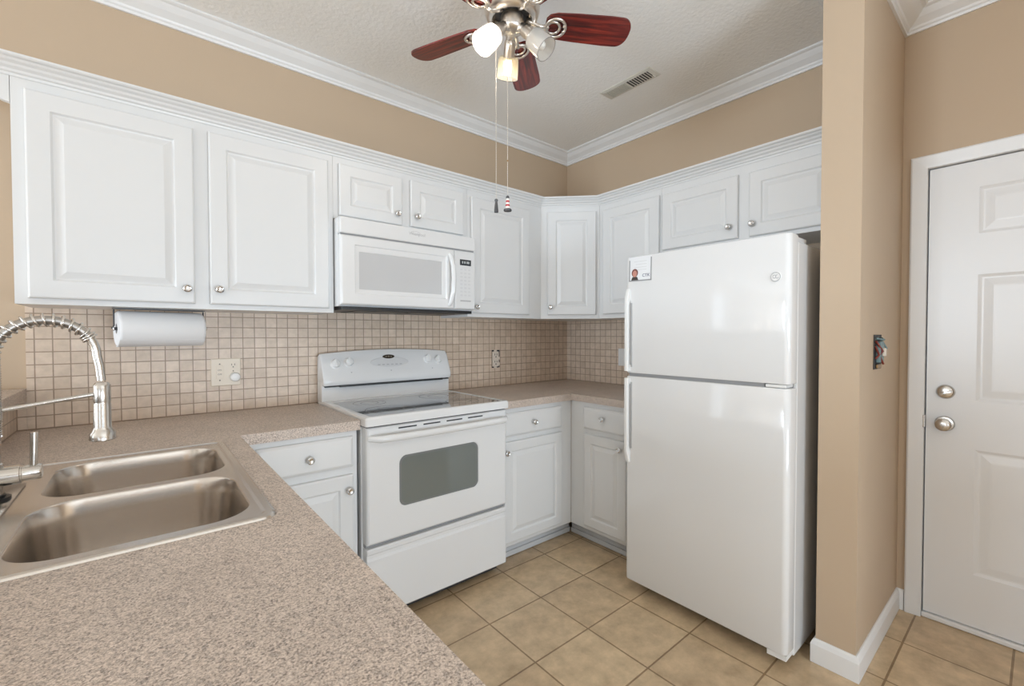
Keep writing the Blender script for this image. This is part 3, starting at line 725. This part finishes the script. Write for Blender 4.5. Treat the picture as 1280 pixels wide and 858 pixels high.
# ------------------------------------------------------------ refrigerator
FU0, FU1, FX = 1.160, 1.8815, .8075
t = thing('refrigerator', 'white top-freezer refrigerator between base cabinet and stub wall', 'refrigerator', (-.42, -1.52, 0))
b = nbm(); box(b, FU0+.004, FU1-.001, .028, 1.632, .03, .725, R_.M, .006); link('body', b, 'fridge', t)
b = nbm(); box(b, FU0+.02, FU1-.02, .012, .062, .66, .722, R_.M); link('kick_grille', b, 'dark', t)
for u in (FU0+.06, FU1-.06):
    for w_ in (.09, .66): b = nbm(); lathe(b, [(.02, 0), (.02, .02), (.012, .03), (.012, .04)], R_.M @ Matrix.Translation((u, 0, w_)) @ Matrix.Rotation(-PI/2, 4, 'X'), 14); link('foot', b, 'rubber', t)
b = nbm(); box(b, FU0+.012, FU1-.012, .066, 1.630, .7255, .735, R_.M); box(b, FU0+.010, FU1-.09, 1.0735, 1.0875, .735, FX-.012, R_.M); link('gasket_with_filler', b, 'gap', t)  # second strip is an added filler that lightens the shaded door gap
def fdoor(name, v0, v1):
    b = nbm(); x0, x1, y0, y1 = FU0, FU1, .735, FX
    r = .022; P = [(x0, y0), (x1, y0)]
    for i in range(7): a = PI/2*i/6; P.append((x1-r+r*math.cos(a), y1-r+r*math.sin(a)))
    for i in range(7): a = PI/2+PI/2*i/6; P.append((x0+.012+.012*math.cos(a), y1-.012+.012*math.sin(a)))
    def lp(d, v): 
        cx, cy = (x0+x1)/2, (y0+y1)/2
        return [(cx+(p[0]-cx)*(1-d/((x1-x0)/2)), v, cy+(p[1]-cy)*(1-d/((y1-y0)/2))) for p in P]
    loft(b, [lp(.005, v0), lp(.0015, v0+.0015), lp(0, v0+.006), lp(0, v1-.006), lp(.0015, v1-.0015), lp(.005, v1)], R_.M, cap0=True)
    return link(name, b, 'fridge', t, 35)
fz = fdoor('freezer_door', 1.088, 1.655); fd = fdoor('door', .062, 1.073)
def bar(v0, v1, parent, flip):
    """pull bar on the opening edge: one solid mount at the far end, the rest standing clear of the door"""
    b = nbm(); n_ = 16; secs = []
    for i in range(n_+1):
        s = i/n_; v = v0+(v1-v0)*s; e = 1-s if flip else s
        h = .024*min(1, .35+e*6); back = FX-.002 if e < .13 else min(FX+h-.012, FX-.002+(e-.13)/.02*.010 if e < .15 else FX+.009)
        secs.append([(FU0+.003, v, back), (FU0+.023, v, back), (FU0+.023, v, FX+h-.004), (FU0+.019, v, FX+h), (FU0+.007, v, FX+h), (FU0+.003, v, FX+h-.004)])
    loft(b, secs, R_.M, cap0=True)
    z0, z1 = (v0, v0+.03) if flip else (v1-.03, v1)
    box(b, FU0+.003, FU0+.023, z0, z1, FX-.002, FX+.010, R_.M)
    hd = link('handle', b, 'plastic', parent)
    b = nbm(); box(b, FU0+.0245, FU0+.034, v0+.02 if flip else v0+.07, v1-.07 if flip else v1-.02, FX-.001, FX+.0012, R_.M); link('handle_shade_strip', b, 'handle_shade', hd)  # grey strip painting the shadow along the handle's inner side
bar(1.098, 1.500, fz, True); bar(.648, 1.064, fd, False)
b = nbm(); box(b, FU1-.085, FU1-.012, 1.0745, 1.0865, .730, FX-.004, R_.M, .003); lathe(b, [(.008, 0), (.008, .014)], R_.M @ Matrix.Translation((FU1-.03, 1.0735, FX-.018)) @ Matrix.Rotation(-PI/2, 4, 'X'), 12)
link('middle_hinge', b, 'plastic', t)
b = nbm(); box(b, FU1-.075, FU1-.012, 1.632, 1.6545, .60, .73, R_.M, .004); link('hinge_cover', b, 'fridge', t)
b = nbm(); prism(b, [(FU1-.07, .62), (FU1-.004, .62), (FU1-.004, FX-.010), (FU1-.07, FX-.006)], .040, .060, Matrix(((0, 0, 0, 0),)*4) if False else R_.M @ Matrix(((1, 0, 0, 0), (0, 0, 1, 0), (0, 1, 0, 0), (0, 0, 0, 1))))
link('bottom_hinge', b, 'plastic', t)
LB = R_.M @ Matrix.Translation((1.832, 1.494, FX))
b = nbm(); lathe(b, [(.0195, 0), (.0195, .002), (.017, .0035), (.0155, .0025), (.001, .0025)], LB, 32); lg = link('badge', b, 'plastic', fz, 30)
b = nbm()
tube(b, [LB @ Vector((.0165*math.cos(k*PI/16), .0165*math.sin(k*PI/16), .003)) for k in range(32)], .0014, 6, closed=True)
tube(b, [LB @ Vector((-.004+.0055*math.cos(a), .001+.006*math.sin(a), .003)) for a in [.6+i*.36 for i in range(14)]], .0013, 6)
tube(b, [LB @ Vector((.005+.0045*math.cos(a), .0005+.0065*math.sin(a), .003)) for a in [1.2+i*.34 for i in range(15)]], .0013, 6)
link('badge_monogram', b, 'print', lg)
# business-card magnet
cm_ = R_.M @ Matrix.Translation((1.2385, 1.588, FX+.0006)) @ Matrix.Rotation(math.radians(-1), 4, 'Z')
t = thing('fridge_magnet', 'small business card magnet with portrait on the freezer door', 'magnet', tuple(cm_ @ Vector((0, 0, 0))))
b = nbm(); box(b, -.062, .062, -.054, .062, 0, .0006, cm_); link('card', b, 'paper', t)
b = nbm(); box(b, -.062, -.0575, -.054, .048, .0006, .0022, cm_); box(b, .0575, .062, -.054, .055, .0006, .0022, cm_); box(b, -.062, .062, -.054, -.049, .0006, .0022, cm_); link('border', b, 'gap', t)
b = nbm()
def blob(b, cx, cy, rx, ry, z, n_=20, mtx=cm_): loft(b, [[(cx+rx*math.cos(k*2*PI/n_), cy+ry*math.sin(k*2*PI/n_), z) for k in range(n_)], [(cx+rx*.97*math.cos(k*2*PI/n_), cy+ry*.97*math.sin(k*2*PI/n_), z+.0003) for k in range(n_)]], mtx)
blob(b, -.030, -.014, .018, .020, .0007); po = link('portrait_hair', b, 'hair', t)
b = nbm(); blob(b, -.030, -.018, .012, .016, .0011); link('portrait_face', b, 'skin', t)
b = nbm(); prism(b, [(-.050, -.049), (-.010, -.049), (-.016, -.034), (-.030, -.031), (-.044, -.034)], .0007, .0010, cm_); link('portrait_jacket', b, 'coat_', t)
b = nbm(); text(b, 'CTK', .021, cm_ @ Matrix.Translation((.032, -.029, .0008))); link('lettering', b, 'ink', t)
b = nbm()
for k, z in enumerate((.040, .026, .012, .0)): box(b, -.035+.01*(k % 2), .035, z-.001, z+.001, .0006, .0009, cm_)
link('fine_print', b, 'faint', t)

# ------------------------------------------------------------ sink
t = thing('sink', 'double-bowl stainless steel sink dropped into the peninsula counter', 'sink', (-2.71, -1.105, .915))
BX0, BX1 = -2.832, -2.473
bowls = [(BX0, BX1, -1.098, -.757), (BX0, BX1, -1.470, -1.127)]
b = nbm(); x0, x1, y0, y1 = SK
rims = [(0, .9143, .030), (.002, .918, .029), (.007, .9202, .026), (.018, .9200, .022), (.024, .9168, .018)]
loft(b, [rrect(x0+d, x1-d, y0+d, y1-d, r, z, 8) for d, z, r in rims], cap1=False)
d, z, r = rims[-1]; tt = nbm(); es = []
for lp in [rrect(x0+d, x1-d, y0+d, y1-d, r, z, 8)]+[rrect(*q_, .082, z, 10) for q_ in bowls]:
    n_ = len(lp); vs = [tt.verts.new(p) for p in lp]; es += [tt.edges.new((vs[i], vs[(i+1) % n_])) for i in range(n_)]
bmesh.ops.triangle_fill(tt, use_beauty=True, edges=es); bmesh.ops.recalc_face_normals(tt, faces=tt.faces[:]); merge(b, tt)
bmesh.ops.remove_doubles(b, verts=b.verts[:], dist=1e-5); bmesh.ops.recalc_face_normals(b, faces=b.faces[:])
link('rim', b, 'steel', t, 14)
for q_ in bowls:
    b = nbm(); L = []
    for dd, zz, rr in ((0, .9168, .082), (.0015, .9160, .081), (.003, .913, .080), (.008, .88, .078), (.016, .77, .076), (.019, .745, .074), (.026, .725, .068), (.040, .712, .058), (.07, .704, .045)):
        L.append(rrect(q_[0]+dd, q_[1]-dd, q_[2]+dd, q_[3]-dd, rr, zz, 10))
    loft(b, L); bo = link('bowl', b, 'steel', t, 50)
    b = nbm(); cx, cy = (q_[0]+q_[1])/2, (q_[2]+q_[3])/2
    lathe(b, [(.042, .7025), (.040, .7045), (.032, .7035), (.028, .7028), (.012, .7028), (.010, .708), (.001, .709)], Matrix.Translation((cx, cy, 0)), 28); link('drain', b, 'nickel', bo, 40)

# ------------------------------------------------------------ faucet with spring spout
fx, fy = -2.897, -1.05
t = thing('faucet', 'brushed nickel spring faucet with pull-down spray head at the sink', 'faucet', (fx, fy, .917))
b = nbm(); box(b, fx-.032, fx+.030, fy-.13, fy+.13, .9172, .9222, ID, .002); link('deck_plate', b, 'nickel', t, 40)
b = nbm(); lathe(b, [(.026, .9222), (.026, .929), (.018, .9295), (.018, .934)], Matrix.Translation((fx, fy, 0)), 24); link('base_ring', b, 'black', t, 40)
b = nbm(); lathe(b, [(.015, .934), (.015, 1.0), (.0125, 1.002), (.0125, 1.235), (.0145, 1.236), (.0145, 1.15)], Matrix.Translation((fx, fy, 0)), 24); link('column', b, 'nickel', t, 40)
b = nbm(); lathe(b, [(.019, -.020), (.021, -.018), (.021, .040), (.018, .041), (.018, .043), (.017, .0435), (.017, .070), (.015, .073), (.001, .073)], axis_m((fx, fy, .972), (1, 0, 0.03)), 24); vb = link('valve_body', b, 'nickel', t, 40)
b = nbm(); tube(b, [(fx+.060, fy, .985), (fx+.061, fy, 1.02), (fx+.062, fy, 1.062)], .0068, 12); lv = link('lever', b, 'nickel', vb, 60)
# hose path: up from the column, over an arc, down to the spray head
hx = fx+.166; arc = []
ac, ar, az = (fx+hx)/2, (hx-fx)/2, 1.229
for i in range(33):
    a = PI-PI*i/32; arc.append(Vector((ac+ar*math.cos(a), fy, az+ar*1.0*math.sin(a))))
b = nbm(); tube(b, [Vector((fx, fy, 1.21))]+arc[:28], .0098, 12); link('hose', b, 'hose', t, 60)['label'] = 'nickel hose inside the spring, shade put into its colour'
b = nbm(); tube(b, arc[26:]+[Vector((hx+.004, fy, 1.205)), Vector((hx+.007, fy, 1.17))], .0092, 14); link('spout_tube', b, 'nickel', t, 60)
# the coil itself
coil = []
path = [Vector((fx, fy, 1.06+.17*i/30)) for i in range(30)]+arc[:28]
lens = [0]
for p, q_ in zip(path, path[1:]): lens.append(lens[-1]+(q_-p).length)
tot = lens[-1]; s = 0; ang = 0
def at(s):
    for i in range(len(lens)-1):
        if lens[i+1] >= s or i == len(lens)-2:
            f = (s-lens[i])/(lens[i+1]-lens[i]); p = path[i].lerp(path[i+1], f); d = (path[i+1]-path[i]).normalized(); return p, d
while s < tot:
    p, d = at(s); y = Vector((0, 1, 0)); x = y.cross(d).normalized()
    coil.append(p+(x*math.cos(ang)+y*math.sin(ang))*.0132)
    end = min(s, tot-s); pitch = .0052 if s < .15 or tot-s < .012 else .0150
    ang += 2*PI/14; s += pitch/14
b = nbm(); tube(b, coil, .0025, 6); link('spring', b, 'nickel', t, 60)
b = nbm(); lathe(b, [(.012, 1.165), (.015, 1.160), (.016, 1.158), (.016, 1.120), (.0155, 1.118), (.0155, 1.116), (.016, 1.114), (.0165, 1.060), (.019, 1.052), (.024, 1.044), (.025, 1.030), (.022, 1.028), (.001, 1.028)], Matrix.Translation((hx+.008, fy, 0)), 24); sh = link('spray_head', b, 'nickel', t, 40)
b = nbm(); tube(b, [(fx+.012, fy, 1.116), (hx-.004, fy, 1.138)], .0048, 12); lathe(b, [(.0165, 1.095), (.0165, 1.135)], Matrix.Translation((fx, fy, 0)), 20); link('docking_arm', b, 'nickel', t, 60)

# ------------------------------------------------------------ paper towel under the cabinet
TA = (-.175, 1.302); TM = Matrix.Translation((-2.588, TA[0], TA[1])) @ Matrix.Rotation(math.radians(11), 4, 'Z')   # the bracket sits slightly askew
t = thing('towel_holder', 'dark metal under-cabinet bracket holding the paper towel roll', 'towel holder', (-2.588, TA[0], UB))
b = nbm()
for u, s_ in ((-.146, -1), (.146, 1)):
    tube(b, [TM @ Vector(p) for p in ((u, 0, .074), (u, 0, .012), (u+.006*s_, 0, .002), (u, 0, -.004))], .0028, 8)
box(b, -.148, .148, -.016, .016, .0755, .0792, TM)
link('bracket', b, 'pewter', t)
b = nbm(); tube(b, [TM @ Vector((-.147, 0, 0)), TM @ Vector((.152, 0, 0))], .006, 12); link('rod', b, 'pewter', t, 60)
for u, s_ in ((-.151, 1), (.157, -1)):
    b = nbm(); lathe(b, [(.009, 0), (.009, .004), (.006, .006)], TM @ axis_m((u, 0, 0), (s_, 0, 0)), 14); link('end_cap', b, 'chrome', t, 40)
t = thing('paper_towel_roll', 'white paper towel roll hanging under the wide wall cabinet', 'paper towels', (-2.588, TA[0], TA[1]-.067))
b = nbm(); lathe(b, [(.019, 0), (.064, 0), (.068, .004), (.069, .01), (.069, .267), (.068, .273), (.064, .277), (.019, .277), (.019, 0)], TM @ axis_m((-.139, 0, 0), (1, 0, 0)), 48, False); link('roll', b, 'towel', t, 40)
b = nbm(); n_ = 12
loft(b, [[TM @ Vector((u, r_*math.cos(a), r_*math.sin(a))) for a, r_ in [(-PI/2-.9+i*.1, .0696+.0012*(i/n_)) for i in range(n_+1)]+[(-PI/2-.9+i*.1, .0691) for i in range(n_, -1, -1)]] for u in (-.138, .137)], cap0=True)
link('loose_sheet', b, 'towel', t)

# ------------------------------------------------------------ outlets
def slots(b, F, u, v, w_, s=1.0):
    box(b, u-.0075*s, u-.005*s, v-.001*s, v+.008*s, w_, w_+.0005, F.M); box(b, u+.005*s, u+.0075*s, v-.001*s, v+.008*s, w_, w_+.0005, F.M)
    lathe(b, [(.003*s, 0), (.003*s, .0005)], F.M @ Matrix.Translation((u, v-.008*s, w_)), 10)
t = thing('outlet', 'cream two-gang outlet plate on tiles below the paper towels', 'outlet', (-2.347, -.012, 1.035))
b = nbm(); box(b, -2.407, -2.287, 1.038, 1.166, .0083, .0145, L_.M, .003); link('cover_plate', b, 'cream', t)
b = nbm(); blob(b, -2.318, 1.132, .017, .016, .0146, 24, L_.M); r_ = link('receptacle', b, 'cream', t)
b = nbm(); slots(b, L_, -2.318, 1.133, .0149); lathe(b, [(.003, 0), (.003, .001)], L_.M @ Matrix.Translation((-2.318, 1.106, .0145)), 10); link('slots', b, 'cream_print', r_)
b = nbm(); lathe(b, [(.021, 0), (.021, .020), (.018, .026), (.010, .028), (.001, .028)], L_.M @ Matrix.Translation((-2.312, 1.078, .0146)), 28); link('plug_cap', b, 'plastic', t, 40)['label'] = 'round white plug-in'
b = nbm(); box(b, -2.386, -2.358, 1.072, 1.132, .0143, .0165, L_.M, .001); sw = link('switch', b, 'cream', t)
b = nbm()
for z in (1.140, 1.064): b = nbm(); lathe(b, [(.0032, 0), (.0032, .001)], L_.M @ Matrix.Translation((-2.372, z, .0145)), 10); link('plate_screw', b, 'cream_print', sw)
b = nbm()
text(b, 'ON', .010, L_.M @ Matrix.Translation((-2.372, 1.112, .0168))); text(b, 'OFF', .010, L_.M @ Matrix.Translation((-2.372, 1.092, .0168))); link('switch_marking', b, 'cream_print', sw)
t = thing('outlet', 'bare receptacle without cover plate on tiles beyond the range', 'outlet', (-.735, -.012, 1.045))
b = nbm(); box(b, -.771, -.702, 1.044, 1.168, .0082, .0094, L_.M); link('box_opening', b, 'dark', t)
b = nbm(); box(b, -.770, -.716, 1.052, 1.158, .0094, .020, L_.M, .003); rc = link('receptacle', b, 'almond', t)
b = nbm(); slots(b, L_, -.743, 1.132, .0202, 1.5); link('slots', b, 'dark', rc); b = nbm(); slots(b, L_, -.743, 1.082, .0202, 1.5); link('slots', b, 'dark', rc)
b = nbm()
for z in (1.047, 1.163): b = nbm(); box(b, -.753, -.731, z-.007, z+.007, .0094, .014, L_.M); link('mounting_ear', b, 'almond', t)
for z in (1.07, 1.11): b = nbm(); box(b, -.7155, -.708, z-.01, z+.01, .0094, .018, L_.M); link('terminal_screw', b, 'almond', t)
t = thing('outlet', 'white outlet plate on tiles partly behind the refrigerator', 'outlet', (-.012, -.555, 1.05))
b = nbm(); box(b, .517, .592, 1.052, 1.176, .0083, .0145, R_.M, .003); link('cover_plate', b, 'plastic', t)
b = nbm(); blob(b, .5545, 1.138, .016, .015, .0146, 24, R_.M); blob(b, .5545, 1.090, .016, .015, .0146, 24, R_.M); link('receptacle', b, 'plastic', t)
FS = Fr((1, 0, 0), (0, S2, 0))
t = thing('light_switch', 'bare switch with exposed wires in the stub wall by the door', 'switch', (-.39, S2-.004, 1.15))
b = nbm(); box(b, -.450, -.330, 1.138, 1.275, .0005, .003, FS.M, .001); link('box_opening', b, 'dark', t)
b = nbm(); box(b, -.424, -.364, 1.165, 1.248, .003, .018, FS.M, .003); sw = link('switch_body', b, 'teal_wire', t)
b = nbm(); box(b, -.404, -.384, 1.19, 1.222, .018, .030, FS.M, .003); link('toggle', b, 'almond', sw)
b = nbm()
for (p, q_, r_) in (((-.44, 1.23), (-.40, 1.16), (-.35, 1.17)), ((-.435, 1.18), (-.41, 1.21), (-.44, 1.25))): tube(b, [FS(p[0], p[1], .004), FS(q_[0], q_[1], .022), FS(r_[0], r_[1], .006)], .004, 8)
link('red_wire', b, 'red_wire', t, 60)
b = nbm()
for (p, q_, r_) in (((-.36, 1.26), (-.345, 1.22), (-.35, 1.19)), ((-.43, 1.26), (-.39, 1.255), (-.35, 1.262))): tube(b, [FS(p[0], p[1], .004), FS(q_[0], q_[1], .022), FS(r_[0], r_[1], .006)], .004, 8)
link('grey_wire', b, 'teal_wire', t, 60)
b = nbm(); box(b, -.425, -.36, 1.142, 1.158, .003, .010, FS.M, .002); link('mounting_strap', b, 'brass', t)

# ------------------------------------------------------------ ceiling vent
t = thing('ceiling_vent', 'white ceiling register with one open and one shut half', 'vent', (-.495, -.945, H-.003))
VX0, VX1, VY0, VY1 = -.552, -.438, -1.115, -.776
b = nbm(); loft(b, [rrect(VX0, VX1, VY0, VY1, .003, H-.0005, 2), rrect(VX0+.003, VX1-.003, VY0+.003, VY1-.003, .003, H-.004, 2), rrect(VX0+.018, VX1-.018, VY0+.022, VY1-.022, .002, H-.0075, 2)], cap0=True)
link('face_plate', b, 'vent', t)
ym = (VY0+VY1)/2
b = nbm(); box(b, VX0+.022, VX1-.022, VY0+.028, ym-.006, H-.0080, H-.0074); link('open_slot', b, 'black', t)
b = nbm(); box(b, VX0+.022, VX1-.022, ym+.006, VY1-.028, H-.0080, H-.0074); link('shut_louver', b, 'vent_dark', t)
b = nbm()
for k in range(8):
    y = VY0+.034+k*.0160; box(b, VX0+.022, VX1-.022, y, y+.0050, H-.0092, H-.0078)
link('louver', b, 'vent', t)['kind'] = 'stuff'
b = nbm()
for k in range(11):
    y = ym+.008+k*.0122; box(b, VX0+.022, VX1-.022, y, y+.0085, H-.0095, H-.0078)
link('shut_slats', b, 'vent_dark', t)['kind'] = 'stuff'
b = nbm(); tube(b, [(-.475, VY0+.028, H-.008), (-.470, VY0+.014, H-.020)], .003, 8); link('lever', b, 'vent', t)

# ------------------------------------------------------------ ceiling fan
hx_, hy_ = -1.541, -1.160
t = thing('ceiling_fan', 'cherry-bladed ceiling fan with three spotlights and pull chains', 'ceiling fan', (hx_, hy_, H))
T = Matrix.Translation((hx_, hy_, 0))
b = nbm(); lathe(b, [(.070, H-.001), (.070, H-.02), (.055, H-.04), (.03, H-.048), (.03, 2.645)], T, 40); link('canopy', b, 'fanmetal', t, 40)
b = nbm(); lathe(b, [(.030, 2.650), (.085, 2.648), (.112, 2.630), (.118, 2.600), (.118, 2.570), (.112, 2.552), (.108, 2.540), (.106, 2.515), (.098, 2.490), (.088, 2.480), (.078, 2.478), (.074, 2.484), (.072, 2.510), (.050, 2.512)], T, 48); link('motor_housing', b, 'fanmetal', t, 40)
b = nbm(); lathe(b, [(.066, 2.511), (.066, 2.497), (.050, 2.495)], T, 40); link('flywheel', b, 'dark', t, 40)
b = nbm(); lathe(b, [(.040, 2.500), (.044, 2.496), (.044, 2.452), (.040, 2.442), (.028, 2.434), (.001, 2.431)], T, 36); lk = link('light_fitter', b, 'fanmetal', t, 40)
# one blade with its ring bracket, then rotated copies
def blade_mesh():
    b = nbm(); P = []
    r0, r1 = .130, .470
    prof_ = [(r0, .030), (r0+.012, .046), (r0+.04, .055), (.25, .060), (.38, .064), (.425, .063)]
    for i in range(1, 9):
        a = PI/2*i/8; prof_.append((.425+.045*math.sin(a), .063*math.cos(a)**.8))
    top_ = [(x, y) for x, y in prof_]; bot = [(x, -y) for x, y in prof_[::-1][1:]]
    prism(b, top_+bot, -.003, .003)
    return b
def iron_mesh():
    b = nbm()
    tube(b, [(.060, 0, .018), (.080, 0, .004), (.105, 0, -.008), (.134, 0, -.008)], .0075, 10, rad=[.010, .0085, .008, .007])
    for cx, r, ty in ((.170, .039, .0058), (.161, .025, .0050)):
        tube(b, [(cx+r*math.cos(k*PI/16), r*math.sin(k*PI/16), -.008) for k in range(32)], ty, 8, closed=True)
    for sy in (-1, 1): lathe(b, [(.006, -.014), (.007, -.011), (.007, -.004)], Matrix.Translation((.204, .012*sy, 0)), 10)
    lathe(b, [(.006, -.014), (.007, -.011), (.007, -.004)], Matrix.Translation((.138, 0, 0)), 10)
    return b
bm_, im_ = blade_mesh(), iron_mesh()
bl_me = bpy.data.meshes.new('blade'); bm_.to_mesh(bl_me); bm_.free(); bl_me.materials.append(M['wood'])
ir_me = bpy.data.meshes.new('blade_bracket'); im_.to_mesh(ir_me); im_.free(); ir_me.materials.append(M['fanmetal'])
ir_me.polygons.foreach_set('use_smooth', [True]*len(ir_me.polygons))
for k in range(5):
    a = math.radians(-31.5+72*k)
    o = bpy.data.objects.new('blade', bl_me); C.objects.link(o); o.parent = t
    o.matrix_local = Matrix.Translation((0, 0, 2.477-H)) @ Matrix.Rotation(a, 4, 'Z') @ Matrix.Rotation(math.radians(-13), 4, 'X')
    c = bpy.data.objects.new('blade_bracket', ir_me); C.objects.link(c); c.parent = o; c['label'] = 'nickel double-ring bracket'
# lamps
def lamp(ang, lit):
    a = math.radians(ang); h = Vector((math.cos(a), math.sin(a), 0)); d = (h*.68+Vector((0, 0, -.73))).normalized()
    c0 = Vector((hx_, hy_, 2.448))+h*.030
    b = nbm(); tube(b, [c0-h*.012, c0+h*.012+Vector((0, 0, -.004)), c0+h*.026+Vector((0, 0, -.022))], .018, 14)
    s0 = c0+h*.022+Vector((0, 0, -.016)); m_ = axis_m(s0, d)
    lathe(b, [(.012, -.012), (.020, -.006), (.0225, .004), (.0225, .054), (.018, .056)], m_, 28); arm = link('lamp_holder', b, 'fanmetal', lk if False else t, 40)
    b = nbm(); sp = [(.023, .046), (.036, .049), (.0405, .056), (.043, .090), (.044, .126)]
    lathe(b, sp+[(.0425, .126), (.0415, .090), (.039, .058), (.035, .052), (.023, .049)], m_, 32, False)
    sh = link('glass_shade', b, {0: 'glass_frost', 1: 'glass_lit_warm', 2: 'glass_lit'}[lit], arm, 60)
    b = nbm(); tube(b, [m_ @ Vector((.0435*math.cos(k*PI/18), .0435*math.sin(k*PI/18), .126)) for k in range(36)], .0012, 6, closed=True); link('shade_rim', b, 'shade_rim' if lit != 2 else 'glass_lit', sh, 60)
    b = nbm(); lathe(b, [(.008, .050), (.012, .060), (.016, .078), (.0175, .092), (.014, .106), (.006, .113), (.001, .114)], m_, 20)
    link('bulb', b, {0: 'bulb_off', 1: 'bulb', 2: 'bulb_hot'}[lit], arm, 60)
    if lit:
        ld = bpy.data.lights.new('bulb_light', 'POINT'); ld.energy = LAMP_W*(.35 if lit == 1 else 2.2); ld.color = (1, .90, .76); ld.shadow_soft_size = .02
        lo = bpy.data.objects.new('bulb_light', ld); C.objects.link(lo); lo.location = m_ @ Vector((0, 0, .122))
LAMP_W = 1.3
lamp(59, 1); lamp(178, 2); lamp(298, 0)
# pull chains with fobs
def chain(off, z_end, kind):
    dl = Vector((math.cos(math.radians(140)), math.sin(math.radians(140)), 0))
    x, y = hx_+dl.x*off, hy_+dl.y*off
    b = nbm(); z = 2.44
    tube(b, [(hx_+dl.x*.030, hy_+dl.y*.030, 2.455), (x, y, 2.445), (x, y, z_end+.03)], .0009, 6)
    zz = 2.43
    while zz > z_end+.032:
        bmesh.ops.create_icosphere(b, subdivisions=1, radius=.0017, matrix=Matrix.Translation((x, y, zz))); zz -= .009
    ch = link('pull_chain', b, 'chain', t)
    Tm = Matrix.Translation((x, y, z_end))
    if kind == 'pewter':
        b = nbm(); lathe(b, [(.008, -.018), (.0085, -.012), (.006, .012), (.0045, .022), (.006, .026), (.007, .030), (.004, .034), (.001, .035)], Tm, 16); link('fob', b, 'pewter', ch, 40)
    else:
        b = nbm(); lathe(b, [(.015, -.020), (.016, -.016), (.014, -.012), (.009, -.010)], Tm, 18); lathe(b, [(.006, .028), (.007, .030), (.006, .036), (.002, .040)], Tm, 16); f = link('fob_base', b, 'pewter', ch, 40)
        for k in range(5):
            z0 = -.010+k*.0076; b = nbm(); r0 = .0095-.0007*k; lathe(b, [(r0, z0), (r0-.0007, z0+.0076)], Tm, 16); link('fob_band', b, 'red' if k % 2 else 'fobwhite', f, 40)
        b = nbm(); lathe(b, [(.003, .17), (.0034, .174), (.001, .178)], Tm, 8); link('chain_connector', b, 'brass', ch)
chain(.062, 1.768, 'pewter'); chain(.018, 1.775, 'light')
